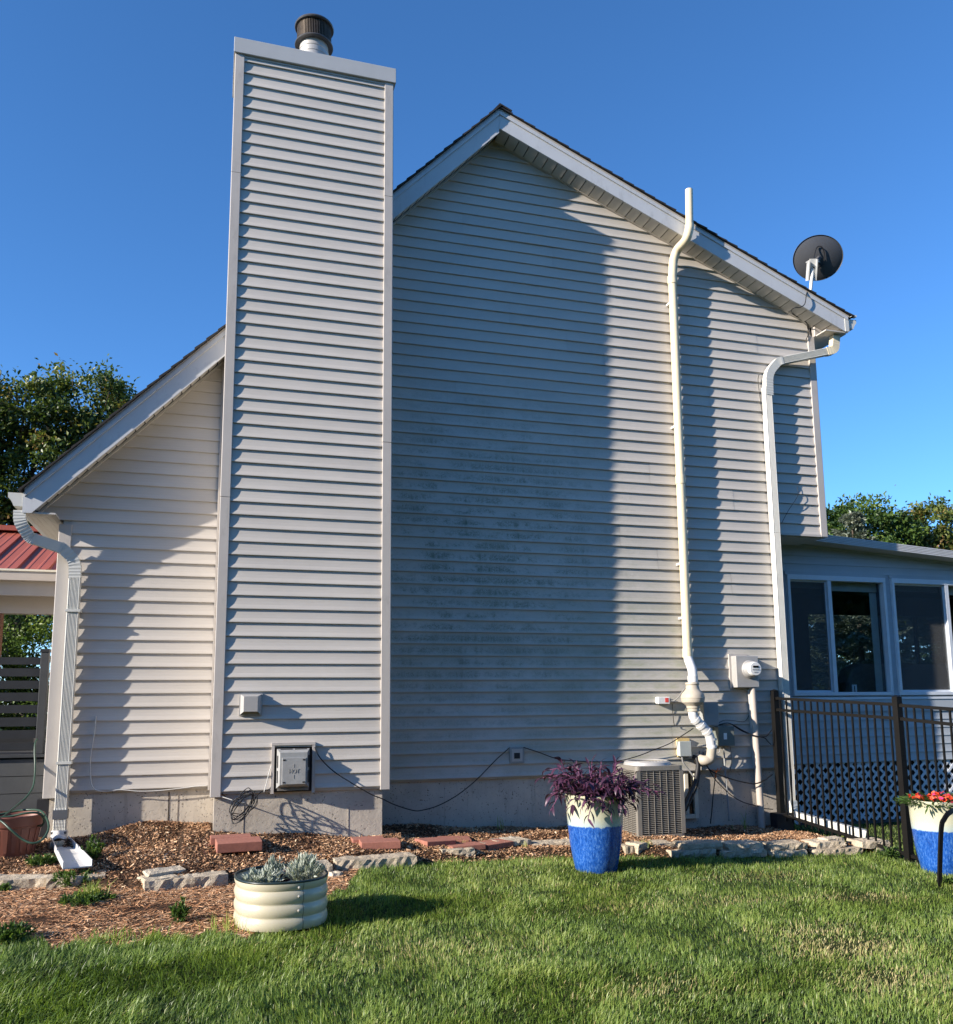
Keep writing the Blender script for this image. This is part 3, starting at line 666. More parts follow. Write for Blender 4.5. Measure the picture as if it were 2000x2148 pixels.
hv = thing('fireplace_vent', (.74, CYF, .17), 'square metal fireplace exhaust vent marked HOT at the foot of the chimney', 'vent')
MB().box(HX0 + .0, HX1 - .0, CYF + .0, CYF + .002, -.02, HZ1).build('backing', 'interior_dark', hv)
for x0, x1 in ((HX0 - .012, HX0 + .014), (HX1 - .014, HX1 + .012)): MB().box(x0, x1, CYF - .034, CYF + .0, -.032, HZ1).build('surround_trim', 'trim', hv)
MB().box(HX0 - .012, HX1 + .012, CYF - .036, CYF + .0, HZ1 + .0, HZ1 + .024).build('surround_trim', 'trim', hv)
bx0, bx1, bz0, bz1 = .588, .888, .012, .372
px0, px1, pz0, pz1 = .632, .845, .055, .292; py = CYF - .115
MB().add([(bx0, CYF - .02, bz0), (bx1, CYF - .02, bz0), (bx1, CYF - .02, bz1), (bx0, CYF - .02, bz1), (px0 - .018, py, pz0 - .005), (px1 + .012, py, pz0 - .005), (px1 + .012, py, pz1 + .045), (px0 - .018, py, pz1 + .045)],
         [(4, 5, 6, 7), (0, 4, 7, 3), (1, 2, 6, 5), (3, 7, 6, 2), (0, 1, 5, 4)]).build('vent_body', 'galvanised', hv)
MB().box(bx0, bx1, CYF - .03, CYF - .004, bz0, bz1).build('vent_base', 'vent_dark', hv)
for (y0_, z0_) in (((.60), 0),):
    for i in range(2):
        zc = pz0 + .06 + i * .13
        MB().frame((bx0 + .014, CYF - .062, zc), (.004, -.010, 0), (0, 0, 0.0), (0, 0, .045)) if 0 else None
for i in range(2):                                          # side slots
    z0_ = pz0 + .01 + i * .135
    for t0, t1, yy in ((.25, .42, 0),):
        A = Vector((bx0, CYF - .02, 0)); B = Vector((px0 - .018, py, 0)); u0 = A.lerp(B, .3); u1 = A.lerp(B, .5); nn = Vector((-.004, -.002, 0))
        MB().add([u0 + nn + Vector((0, 0, z0_)), u1 + nn + Vector((0, 0, z0_)), u1 + nn + Vector((0, 0, z0_ + .11)), u0 + nn + Vector((0, 0, z0_ + .11))], [(0, 1, 2, 3)]).build('slot', 'flat_black', hv)
        A = Vector((bx1, CYF - .02, 0)); B = Vector((px1 + .012, py, 0)); u0 = A.lerp(B, .2); u1 = A.lerp(B, .8); nn = Vector((.004, -.002, 0))
        MB().add([u0 + nn + Vector((0, 0, z0_)), u1 + nn + Vector((0, 0, z0_)), u1 + nn + Vector((0, 0, z0_ + .11)), u0 + nn + Vector((0, 0, z0_ + .11))], [(0, 1, 2, 3)]).build('slot', 'flat_black', hv)
for i in range(2): MB().box(.62 + i * .13, .73 + i * .13, CYF - .052, CYF - .048, bz1 - .022, bz1 - .004).build('slot', 'flat_black', hv)
for i in range(3): MB().box(.60, .88, CYF - .05, CYF - .03, bz0 - .016 + i * .008, bz0 - .013 + i * .008).build('louvre', 'steel_bright', hv)
plate = bevel(MB().box(px0, px1, py - .014, py - .002, pz0, pz1).build('heat_shield', 'galvanised', hv), .003)
for x, z in ((px0 + .018, pz0 + .018), (px1 - .018, pz0 + .018), (px0 + .018, pz1 - .02), (px1 - .018, pz1 - .02)):
    MB().box(x - .011, x + .011, py - .0165, py - .0135, z - .006, z + .006).build('rivet', 'flat_black', plate)
def text(s, size, loc, mat, parent, ext=.0012, name='lettering', rot=(PI / 2, 0, 0), sx=1):
    cu = bpy.data.curves.new('t', 'FONT'); cu.body = s; cu.size = size; cu.extrude = ext; cu.align_x = 'CENTER'; cu.align_y = 'CENTER'
    o = bpy.data.objects.new('t', cu); COL.objects.link(o); dg = bpy.context.evaluated_depsgraph_get(); me = bpy.data.meshes.new_from_object(o.evaluated_get(dg))
    bpy.data.objects.remove(o); me.materials.clear(); me.materials.append(MATS[mat])
    me.transform(Matrix.Translation(loc) @ Matrix.Rotation(rot[2], 4, 'Z') @ Matrix.Rotation(rot[0], 4, 'X') @ Matrix.Scale(sx, 4, (1, 0, 0)))
    return link(name, me, parent)
text('HOT', .052, (.5 * (px0 + px1), py - .0155, .170), 'steel_bright', plate, sx=.85)
MB().box(.736, .740, py - .016, py - .0135, .205, .235).build('mark', 'steel_bright', plate)
MB().box(.736, .740, py - .016, py - .0135, .105, .140).build('mark', 'steel_bright', plate)

ob = thing('cable_outlet', (3.13, 0, .22), 'small square utility outlet in the shaded siding above the foundation', 'outlet')
MB().box(3.055, 3.215, -.030, -.004, .135, .305).build('mounting_block', 'box_grey', ob); MB().box(3.075, 3.195, -.036, -.029, .155, .285).build('cover', 'trim', ob)
MB().box(3.10, 3.165, -.0385, -.035, .185, .245).build('socket', 'flat_black', ob)

mt = thing('electric_meter', (5.95, -.1, .93), 'grey electric meter box with a round glass meter above a conduit', 'electric meter')
a, b = at(1544, 1375.5, -.13), at(1594, 1442, -.13)
bevel(MB().box(a.x, b.x, -.13, -.025, b.z, a.z).build('meter_box', 'meter_grey', mt), .006)
MB().box(a.x - .028, a.x + .22, -.032, -.006, b.z - .01, a.z + .025).build('back_plate', 'trim', mt)
mc = at(1573, 1404, -.13)
MB().lathe([(.094, 0), (.097, .01), (.092, .022), (.084, .026), (.084, .07), (.078, .085), (.0, .088)], (0, 0, 0), 40).build('t', 'meter_grey')
def ylathe(prof, c, mat, name, parent, n_=40):        # lathe about the -Y axis
    m = MB().lathe(prof, (0, 0, 0), n_); m.v = [(c[0] + x, c[1] - z, c[2] + y) for x, y, z in m.v]; m.f = [tuple(reversed(f)) for f in m.f]
    return m.build(name, mat, parent, smooth=35)
bpy.data.objects.remove(bpy.data.objects['t'])
ylathe([(.104, 0), (.104, .014), (.098, .02), (.094, .02), (.091, .025), (.090, .065), (.084, .078), (.0, .078)], (mc.x, -.13, mc.z), 'meter_grey', 'meter_socket', mt)
gl_ = ylathe([(.082, .078), (.080, .112), (.073, .122), (.0, .124)], (mc.x, -.13, mc.z), 'label_white', 'meter_dial', mt)
MB().box(mc.x - .035, mc.x + .035, -.2585, -.253, mc.z + .014, mc.z + .036).build('display', 'display', gl_)
for i in range(4): MB().box(mc.x - .045 + i * .024, mc.x - .031 + i * .024, -.2585, -.2535, mc.z - .012, mc.z - .001).build('dial_mark', 'box_grey', gl_)
MB().box(mc.x - .028, mc.x + .022, -.2570, -.2535, mc.z - .040, mc.z - .034).build('dial_mark', 'box_grey', gl_)
cd = solo(MB().tube([Vector((at(1583, 1448, -.12).x, -.085, b.z - .012)), Vector((at(1597, 1700, -.085).x, -.085, -.75))], .038, 20).build('conduit', 'meter_grey', smooth=40), 'thick grey conduit running from the electric meter down into the ground', 'conduit')
cd.data.materials[0] = MATS['beam_tan']
solo(MB().sweep([at(1573, 1448, -.05), Vector((at(1584, 1612, -.035).x, -.035, 0.0))], rect(.03, .025)).build('flat_conduit', 'meter_grey'), 'thin flat conduit beside the meter pipe on the siding', 'conduit')

def wbox(name, x0, y0, x1, y1, Y0, Y1, mat, label, cat='utility box', parts=()):
    a, b = at(x0, y0, Y0), at(x1, y1, Y0); t = thing(name, ((a.x + b.x) / 2, Y1, b.z), label, cat)
    bevel(MB().box(a.x, b.x, Y0 + .012, Y1, b.z, a.z).build('box_body', mat, t), .005)
    bevel(MB().box(a.x - .004, b.x + .004, Y0, Y0 + .0115, b.z - .003, a.z + .004).build('box_cover', mat, t), .004)
    return t, a, b
t, a, b = wbox('utility_box', 1477, 1474, 1508.5, 1521, -.12, -.008, 'box_grey', 'grey plastic utility box on the siding behind the vent fan')
MB().box(a.x + .05, b.x - .05, -.1235, -.119, a.z - .14, a.z - .05).build('raised_panel', 'box_grey', t)
MB().box(b.x + .004, b.x + .014, -.10, -.08, a.z - .09, a.z - .06).build('latch', 'rubber', t)
t, a, b = wbox('utility_box', 1508, 1525, 1542, 1564, -.13, -.008, 'box_green', 'dark green grey junction box left of the conduit under the cables')
MB().box(a.x + .06, a.x + .10, -.1335, -.129, b.z + .07, a.z - .07).build('sticker', 'label_white', t)
MB().box(b.x + .004, b.x + .014, -.09, -.06, a.z - .11, a.z - .075).build('latch', 'box_green', t)
t, a, b = wbox('disconnect_box', 1427, 1556, 1451, 1586, -.13, -.045, 'box_pale', 'pale grey air conditioner disconnect box on a yellow wooden backing', 'disconnect box')
a2, b2 = at(1421, 1549, -.04), at(1448, 1587, -.04); MB().box(a2.x, b2.x, -.045, -.01, b2.z, a2.z).build('backing_board', 'yellow_wood', t)
al = thing('alarm_box', (4.86, -.03, 1.0), 'tiny white alarm box with a red sticker left of the vent fan', 'alarm box')
a, b = at(1381, 1462, -.06), at(1406, 1477, -.06); bevel(MB().box(a.x, b.x, -.065, -.008, b.z, a.z).build('case', 'label_white', al), .006)
MB().box(a.x + .085, b.x - .02, -.0672, -.064, b.z + .02, a.z - .012).build('sticker', 'label_red', al)
MB().box(a.x - .012, a.x + .03, -.05, -.02, b.z + .008, a.z - .006).build('lamp', 'label_white', al)

def cable(pts, r, mat, label, name='cable', n_=6, sm=6): return solo(MB().tube(spline(pts, sm), r, n_).build(name, mat, smooth=True), label, 'cable')
px = lambda *a: [at(x, y, Y) for x, y, Y in a]
cable([Vector((.93, CYF - .04, .378))] + px((672, 1590, -.70), (700, 1618, -.69), (740, 1644, -.71), (780, 1667, -.72), (800, 1675, -.68), (830, 1689, -.40), (866, 1700, -.22), (885, 1700, -.14), (920, 1690, -.09), (960, 1668, -.07), (1000, 1636, -.05), (1040, 1595, -.045), (1068, 1570, -.035)), .0055, 'cable', 'long black cable sagging from the HOT vent across the shaded foundation')
cable(px((1099, 1568, -.035), (1130, 1578, -.04), (1165, 1591, -.045), (1184, 1594.5, -.045), (1241, 1598, -.05), (1293, 1597, -.055), (1336, 1587, -.06), (1370, 1574, -.07), (1405, 1560, -.08), (1432, 1543, -.09), (1455, 1528, -.10)), .0055, 'cable', 'black cable sagging along the siding behind the purple plant')
cable(px((201, 1502, -.02), (199, 1530, -.032), (193, 1565, -.032), (189, 1598, -.032), (190, 1630, -.032), (193, 1648, -.034), (203, 1658, -.04), (225, 1660, -.03), (252, 1657, -.028), (290, 1660, -.028), (330, 1659, -.028), (370, 1655, -.028), (410, 1650, -.028), (437, 1648, -.028)), .0045, 'cable_white', 'thin pale cable looping down the left wing siding and along its bottom edge')
cable(px((570, 1604, -.655), (565, 1620, -.68), (560, 1640, -.68), (554, 1662, -.68)), .004, 'cable_white', 'short white cable hanging beside the left edge of the HOT vent')
cable(px((454, 1668, -.64), (480, 1676, -.68), (500, 1682, -.70), (515, 1684, -.70)), .004, 'cable_white', 'pale wire poking from under the left chimney trim')
# tangled coil
def coil(name, c, n_, rx, rz, label, seed, depth=.05):
    q = random.Random(seed); pts = []
    for i in range(n_ * 7):
        a = i / 7 * 2 * PI; k = .75 + .35 * q.random()
        pts.append(Vector((c.x + math.cos(a) * rx * k + math.sin(a) * .02 + .02 * math.sin(i * .5), c.y - depth * q.random(), c.z + math.sin(a) * rz * k * (1 + .25 * math.sin(i * .37)))))
    return pts
cc = at(509, 1688, -.70)
pts = coil('c', cc, 7, .085, .115, '', 3, .16)
pts = [Vector((q.x + (q.z - cc.z) * .35, q.y, q.z)) for q in pts]
cable([at(463, 1662, -.63), at(480, 1675, -.67)] + pts + [at(545, 1664, -.68), at(566, 1655, -.66), at(570, 1640, -.645)], .0042, 'cable', 'tangled coil of black cable hanging below the chimney siding', 'coiled_cable')
cable(px((1508, 1521, -.05), (1522, 1517, -.06), (1535, 1519, -.06), (1560, 1533, -.07), (1578, 1541, -.10), (1592, 1545, -.135), (1607, 1545, -.13), (1614, 1538, -.12), (1620, 1531, -.11)), .006, 'cable', 'upper black cable from the utility box over the conduit to the fence post')
cable(px((1536, 1520, -.06), (1556, 1533, -.06), (1580, 1543, -.12), (1596, 1546, -.14), (1606, 1549, -.12), (1612, 1556, -.11), (1618, 1562, -.10)), .006, 'cable', 'lower black cable forking down behind the fence post')
cable(px((1508, 1517, -.03), (1520, 1511, -.03), (1540, 1512, -.03), (1560, 1514, -.03), (1568, 1508, -.03), (1572, 1500, -.03)), .003, 'cable', 'hair thin wire curving over the siding left of the conduit')
cable(px((1476, 1578, -.06), (1476, 1594, -.07), (1491, 1616, -.08), (1512, 1626, -.09), (1534, 1634, -.10), (1560, 1641, -.12), (1585, 1644, -.14), (1604, 1637, -.13), (1621, 1625, -.09)), .0075, 'cable', 'thick black cable swagging across the foundation behind the conduit')
cable(px((1480, 1600, -.05), (1500, 1634, -.06), (1517, 1652, -.06), (1534, 1668, -.06), (1560, 1683, -.07), (1589, 1691, -.10), (1603, 1696, -.06), (1622, 1698, -.05)), .0055, 'cable', 'lowest black cable drooping across the concrete to the fence')
cable(px((1502, 1622, -.06), (1500, 1640, -.06), (1497, 1665, -.06), (1494, 1700, -.06), (1491, 1728, -.05)), .006, 'cable', 'black cable dropping straight from the orange wire into the mulch')
cable(px((1406, 1468, -.05), (1414, 1470, -.07), (1424, 1462, -.12), (1434, 1448, -.17), (1440, 1442, -.18)), .007, 'cable_grey', 'grey flexible cable joining the alarm box to the vent fan')
cable(px((1411, 1477, -.02), (1412, 1495, -.03), (1415, 1520, -.03), (1420, 1522, -.04)), .004, 'cable', 'short black wire hanging under the alarm box')
cable(px((1511, 1563, -.05), (1510, 1577, -.07), (1503, 1582, -.08), (1500, 1570, -.08), (1506, 1552, -.05), (1503, 1532, -.04), (1498, 1524, -.04)), .005, 'cable_white', 'loop of white cable left of the green junction box')
cable(px((1519, 1562, -.05), (1520, 1590, -.045), (1524, 1640, -.05), (1528, 1690, -.05), (1530, 1722, -.05)), .011, 'box_grey', 'narrow grey riser below the green junction box', 'riser')
cable(px((1532, 1564, -.05), (1534, 1580, -.05), (1535, 1600, -.045), (1532, 1618, -.04)), .003, 'cable', 'loose wire end hanging right of the riser')
cable(px((1494, 1615, -.07), (1502, 1618, -.08), (1510, 1616, -.08), (1514, 1610, -.07)), .0055, 'orange_wire', 'upper bent orange wire by the lower pipe')
cable(px((1507, 1612, -.07), (1503, 1620, -.08), (1502, 1632, -.075)), .0055, 'orange_wire', 'short orange wire stub pointing down at the black cable')
cable(px((1695, 605, -.25), (1692, 620, -.30), (1689, 637, -.30), (1680, 644, -.29), (1666, 646, -.26), (1661, 652, -.13), (1666, 660, -.06), (1688, 672, -.05), (1698, 688, -.04), (1697, 700, -.035), (1692, 712, -.035)), .006, 'cable', 'black cable running from the satellite dish down over the rake board')
cable(px((1593, 785, -.03), (1591, 800, -.035), (1596, 840, -.04), (1600, 870, -.035)), .004, 'cable', 'thin wire loop at the left edge of the high downspout')
cable(px((1640, 1098, -.05), (1655, 1070, -.05), (1674, 1040, -.05), (1673, 1020, -.025)), .003, 'cable', 'fine wire sticking out right of the high downspout')

# basement window behind the air conditioner
bw = thing('basement_window', (5.15, 0, -.3), 'dark basement window with a cream frame behind the air conditioner', 'window')
a, b = at(1418, 1624, .0), at(1466, 1716, .0)
MB().box(a.x, b.x - .04, .02, .029, b.z, a.z).build('pane', 'display', bw)
for q in ((b.x - .045, b.x, b.z, a.z), (a.x, b.x - .048, b.z, b.z + .045), (b.x - .16, b.x - .12, b.z + .048, a.z)): MB().box(q[0], q[1], -.015, .028, q[2], q[3]).build('frame', 'cream', bw)

# ------------------------------------------------------------------ air conditioner
ac = thing('air_conditioner', (4.45, -.45, -.63), 'dark grey louvred air conditioning unit behind the purple planter', 'air conditioner')
ax0, ax1, ay0, ay1, az0, az1 = 4.165, 4.70, -.75, -.20, -.62, .12
core = MB(); core.box(ax0 + .03, ax1 - .03, ay0 + .03, ay1 - .03, az0 + .03, az1 - .04).build('coil_core', 'flat_black', ac)
def rrect(x0, x1, y0, y1, r, n_=5):
    p = []
    for cx_, cy_, a0 in ((x1 - r, y1 - r, 0), (x0 + r, y1 - r, 90), (x0 + r, y0 + r, 180), (x1 - r, y0 + r, 270)):
        for j in range(n_ + 1): a = math.radians(a0 + 90 * j / n_); p.append((cx_ + r * math.cos(a), cy_ + r * math.sin(a)))
    return p
rr = rrect(ax0 - .004, ax1 + .004, ay0 - .004, ay1 + .004, .05)
MB().prism([(x, y, az0) for x, y in rr], (0, 0, .055)).build('base_pan', 'ac_metal', ac)
MB().prism([(x, y, az1 - .05) for x, y in rr], (0, 0, .045)).build('top_cover', 'ac_metal', ac)
MB().lathe([(.25, 0), (.24, .03), (.21, .045), (.205, .04), (.205, 0)], ((ax0 + ax1) / 2, (ay0 + ay1) / 2, az1 - .006), 36).build('fan_ring', 'meter_grey', ac, smooth=30)
fg = MB()
for i in range(6): fg.lathe([(.03 + i * .033, .03), (.034 + i * .033, .034), (.038 + i * .033, .03)], ((ax0 + ax1) / 2, (ay0 + ay1) / 2, az1 - .002), 32)
fg.build('fan_guard', 'ac_metal', ac)
for cx_, cy_ in ((ax0, ay0), (ax1, ay0), (ax0, ay1), (ax1, ay1)):
    sx_ = 1 if cx_ == ax0 else -1; sy_ = 1 if cy_ == ay0 else -1
    MB().box(min(cx_, cx_ + sx_ * .045), max(cx_, cx_ + sx_ * .045), min(cy_, cy_ + sy_ * .006), max(cy_, cy_ + sy_ * .006), az0 + .057, az1 - .052).box(min(cx_, cx_ + sx_ * .006), max(cx_, cx_ + sx_ * .006), min(cy_ + sy_ * .0065, cy_ + sy_ * .045), max(cy_ + sy_ * .0065, cy_ + sy_ * .045), az0 + .057, az1 - .052).build('corner_post', 'ac_metal', ac)
nl = 34; hh = (az1 - .055 - (az0 + .06)) / nl
fl_me = MB().add([(ax0 + .045, 0, 0), (ax1 - .045, 0, 0), (ax1 - .045, -.012, -.008), (ax0 + .045, -.012, -.008), (ax0 + .045, 0, -.009), (ax1 - .045, 0, -.009)], [(0, 1, 2, 3), (3, 2, 5, 4)]).mesh('louvre', 'ac_metal')
sl_me = MB().add([(0, ay0 + .045, 0), (0, ay1 - .045, 0), (-.012, ay1 - .045, -.008), (-.012, ay0 + .045, -.008), (0, ay0 + .045, -.009), (0, ay1 - .045, -.009)], [(0, 1, 2, 3), (3, 2, 5, 4)]).mesh('louvre', 'ac_metal')
ac_inv = Matrix.Translation(-wloc(ac))
for i in range(nl):
    z = az0 + .062 + (i + .8) * hh
    link('louvre', fl_me, ac, loc=(0, ay0 + .012, z)); link('louvre', sl_me, ac, loc=(ax0 + .012, 0, z))
for i in range(1, 6): x = ax0 + .045 + (ax1 - ax0 - .09) * i / 6; MB().box(x - .002, x + .002, ay0 - .001, ay0 + .01, az0 + .06, az1 - .055).build('grille_bar', 'ac_metal', ac)
for i in range(1, 5): y = ay0 + .045 + (ay1 - ay0 - .09) * i / 5; MB().box(ax0 - .001, ax0 + .01, y - .002, y + .002, az0 + .06, az1 - .055).build('grille_bar', 'ac_metal', ac)
cable(px((1455, 1588, -.06), (1462, 1592, -.10), (1465, 1608, -.12), (1460, 1638, -.14), (1449, 1662, -.22), (1437, 1690, -.34), (1432, 1706, -.36)), .026, 'rubber', 'fat black insulated refrigerant line curving down to the air conditioner', 'insulated_pipe', 12)
cable(px((1467, 1602, -.08), (1468, 1620, -.10), (1463, 1650, -.14), (1452, 1675, -.22), (1440, 1700, -.33)), .010, 'rubber', 'thinner black pipe beside the fat refrigerant line', 'insulated_pipe', 10)
cable(px((1431, 1586, -.09), (1434, 1600, -.10), (1446, 1616, -.11), (1456, 1630, -.13)), .009, 'cable_grey', 'grey flexible whip hanging from the disconnect box', 'cable', 8)
MB().box(at(1466, 1575, 0).x, at(1484, 1605, 0).x, -.03, -.004, at(1466, 1605, 0).z, at(1466, 1575, 0).z).build('vent_block', 'box_grey'); solo(bpy.data.objects['vent_block'], 'small dark grey wall block where the refrigerant lines enter', 'mounting block')

# ------------------------------------------------------------------ satellite dish
ds = thing('satellite_dish', (7.3, .1, 5.73), 'dark grey oval satellite dish seen from behind on the right roof edge', 'satellite dish')
DC = at(1716, 541, .10)
dn = Vector((.30, .86, .42)).normalized()              # the dish looks away over the roof
dx_ = dn.cross(Vector((0, 0, 1))).normalized(); dy_ = dx_.cross(dn).normalized()
def dish_mesh(rx, ry, depth, t, n_=48, rings=10):
    vs, fs = [], []
    for s_ in (0, 1):
        for i in range(rings + 1):
            k = i / rings
            for j in range(n_):
                a = 2 * PI * j / n_; q = DC + dx_ * (rx * k * math.cos(a)) + dy_ * (ry * k * math.sin(a)) - dn * (depth * (1 - k * k) - depth) - dn * (depth + t * s_)
                vs.append(q)
    o = (rings + 1) * n_
    for s_ in (0, 1):
        for i in range(rings):
            for j in range(n_):
                f = (s_ * o + i * n_ + j, s_ * o + i * n_ + (j + 1) % n_, s_ * o + (i + 1) * n_ + (j + 1) % n_, s_ * o + (i + 1) * n_ + j)
                fs.append(f if s_ else tuple(reversed(f)))
    for j in range(n_): fs.append((rings * n_ + j, rings * n_ + (j + 1) % n_, o + rings * n_ + (j + 1) % n_, o + rings * n_ + j))
    return MB().add(vs, fs)
def bowl(rx, ry, depth, n_=56, rings=10):
    vs, fs = [], []
    for i in range(rings + 1):
        k = i / rings
        for j in range(n_):
            a = 2 * PI * j / n_; vs.append(DC + dx_ * (rx * k * math.cos(a)) + dy_ * (ry * k * math.sin(a)) - dn * depth * (1 - k * k))
    for j in range(n_): a = 2 * PI * j / n_; vs.append(DC + dx_ * (rx * 1.012 * math.cos(a)) + dy_ * (ry * 1.012 * math.sin(a)) - dn * .014)
    for i in range(rings + 1):
        for j in range(n_): fs.append((i * n_ + j, i * n_ + (j + 1) % n_, (i + 1) * n_ + (j + 1) % n_, (i + 1) * n_ + j))
    return MB().add(vs, fs)
bw_ = bowl(.325, .285, .055).build('dish', 'dish_grey', ds, smooth=40); so = bw_.modifiers.new('s', 'SOLIDIFY'); so.thickness = .004
foot = at(1689, 603, .10); foot.z = roofR(foot.x) + .03
hub = at(1705, 563, .0)
MB().tube(fillet([foot, foot + Vector((.03, -.02, .10)), hub + Vector((0, .0, -.02))], .08, 6), .021, 14).build('mast', 'label_white', ds, smooth=40)
MB().frame(foot + Vector((-.0, 0, -.004)), Vector((.09, 0, -.038)), (0, .06, 0), (0, 0, .005)).build('foot_plate', 'galvanised', ds)
MB().frame(foot + Vector((-.13, .02, .09)), Vector((.09, 0, .04)), (0, .004, 0), (-.02, 0, .045)).build('brace_arm', 'label_white', ds)
MB().frame(foot + Vector((-.20, .02, .13)), Vector((.03, 0, -.01)), (0, .004, 0), (0, 0, .05)).build('brace_arm', 'label_white', ds)
br = MB(); br.frame(hub, dx_ * .042, dn * .012, dy_ * .12); br.frame(hub + dx_ * .045 - dy_ * .02, dx_ * .007, dn * .04, dy_ * .13); br.frame(hub - dx_ * .055 - dy_ * .03, dx_ * .007, dn * .05, dy_ * .12)
br.tube([hub - dx_ * .06 + dy_ * .06, hub + dx_ * .06 + dy_ * .06], .009, 8); br.tube([hub - dx_ * .06 - dy_ * .05, hub + dx_ * .06 - dy_ * .05], .009, 8)
br.build('mount_bracket', 'cable_white', ds)
MB().tube([hub, DC - dn * .05], .03, 12).build('neck', 'dish_grey', ds)
for s_ in (-1, 1): MB().tube([hub + dx_ * .05 * s_ + dy_ * .10, hub + dx_ * .09 * s_ + dy_ * .075], .006, 8).build('bolt', 'cable_white', ds)
c0 = DC - dn * .075
MB().tube(spline([hub + dy_ * .06, c0 - dx_ * .05 + dy_ * .12, c0 + dx_ * .02 + dy_ * .13, c0 + dx_ * .06 + dy_ * .03, c0 + dx_ * .05 - dy_ * .08, c0 - dx_ * .03 - dy_ * .14, hub - dy_ * .08, foot + Vector((.02, -.03, 0)), at(1695, 605, -.25)], 8), .007, 8).build('lead', 'cable', ds)

# ------------------------------------------------------------------ sunroom
SY0 = .55; SX0, SX1, SYB = XLO - .02, 13.6, 3.2
sr = thing('sunroom', (9.5, 2.4, -.6), 'blue grey sided sunroom with large sliding windows and white lattice skirting', 'sunroom')
WZ0, WZ1 = .832, 2.362
wins = [(7.03, 8.553), (8.655, 10.16), (10.26, 11.76)]
h4 = .1056
# solid wall pieces behind the boards
solid = [(SX0, wins[0][0], .04, 2.80), (wins[0][1], wins[1][0], .04, 2.62), (wins[1][1], wins[2][0], .04, 2.5), (wins[2][1], SX1, .04, 2.42)]
sw = MB()
for a in solid: sw.box(a[0], a[1], SY0 + .004, SY0 + .10, a[2], a[3])
sw.box(SX0, SX1, SY0 + .0045, SY0 + .0995, .045, WZ0 - .001)
roofS = lambda x: 2.80 - .062 * (x - 7.3)           # underside line of the rake
sw.prism([(SX0, SY0 + .005, WZ1 + .001), (SX1, SY0 + .005, WZ1 + .001), (SX1, SY0 + .005, roofS(SX1)), (SX0, SY0 + .005, roofS(SX0))], (0, .094, 0))
swo = sw.build('wall', 'sunroom_siding', sr)
swl = lambda zb, a, b, hh=h4: lap(zb, lambda z: a, lambda z: b, y0=SY0, h=hh, parent=swo, mat='sunroom_siding', d=.42)
z = WZ0 - .21
while z > .05: z -= h4
nb = 0
while z < WZ0 - .22: swl(z, SX0 + .06, SX1); z += h4
MB().box(SX0 + .06, SX1, SY0 - .018, SY0 + .003, WZ0 - .205, WZ0 - .052).build('apron_board', 'sunroom_siding', sr)
MB().box(SX0 + .06, SX1, SY0 - .028, SY0 + .003, WZ0 - .05, WZ0 - .02).build('sill_trim', 'lattice', sr)
z = WZ0
while z < WZ1 - .01:
    for i in range(2): swl(z, wins[i][1] + .022, wins[i + 1][0] - .022, min(h4, WZ1 - z))
    z += h4
z = WZ1 + .06
while z < 2.83:
    def xr_(zz): return min(SX1, 7.3 + (2.80 - zz) / .062)
    lap(z, lambda zz: SX0 + .06, xr_, y0=SY0, h=h4, parent=swo, mat='sunroom_siding', d=.42); z += h4
corner(SX0 - .02, SX0 + .055, SY0, .02, 2.79, sr, side=None, mat='trim')
for i in range(3): MB().box(wins[i][0] - .02, wins[i][1] + .02, SY0 - .02, SY0 + .003, WZ1 + .022, WZ1 + .058).build('head_trim', 'sunroom_siding', sr)
for (a, b) in wins:
    wv = MB().box(a, b, SY0 - .035, SY0 + .06, WZ0 - .0, WZ0 + .045).box(a, b, SY0 - .035, SY0 + .06, WZ1 - .045, WZ1 + .02).box(a, a + .04, SY0 - .0345, SY0 + .06, WZ0 + .045, WZ1 - .045).box(b - .04, b, SY0 - .0345, SY0 + .06, WZ0 + .045, WZ1 - .045).build('window', 'lattice', sr)
    bevel(wv, .004)
    mxx = a + (b - a) * (.415 if a < 8 else .60)
    bevel(MB().box(mxx - .028, mxx + .028, SY0 - .032, SY0 + .05, WZ0 + .0455, WZ1 - .0455).build('mullion', 'lattice', wv), .003)
    MB().box(a + .042, mxx - .029, SY0 + .016, SY0 + .02, WZ0 + .046, WZ1 - .046).build('pane', 'glass', wv)
    MB().box(mxx + .029, b - .042, SY0 + .036, SY0 + .04, WZ0 + .046, WZ1 - .046).build('pane', 'glass', wv)
    MB().box(a + .061, mxx - .046, SY0 + .0085, SY0 + .0095, WZ0 + .071, WZ1 - .067).build('insect_screen', 'screen_mesh', wv)
    sm = MB()
    for q in ((a + .042, a + .06, WZ0 + .046, WZ1 - .046), (mxx - .045, mxx - .029, WZ0 + .046, WZ1 - .046)): sm.box(q[0], q[1], SY0 + .006, SY0 + .03, q[2], q[3])
    sm.box(a + .061, mxx - .046, SY0 + .007, SY0 + .029, WZ0 + .046, WZ0 + .07); sm.box(a + .061, mxx - .046, SY0 + .007, SY0 + .029, WZ1 - .066, WZ1 - .046)
    sm.build('sash', 'lattice', wv)
    MB().box(a + .05, mxx - .03, SY0 + .09, SY0 + .12, WZ1 - .13, WZ1 - .04).build('roller_blind', 'blind', wv)
    MB().box(mxx + .03, b - .05, SY0 + .09, SY0 + .12, WZ1 - .16, WZ1 - .04).build('roller_blind', 'blind', wv)
    MB().box(b - .16, b - .05, SY0 + .102, SY0 + .108, WZ0 + .05, WZ1 - .17).build('vertical_blind', 'blind', wv)
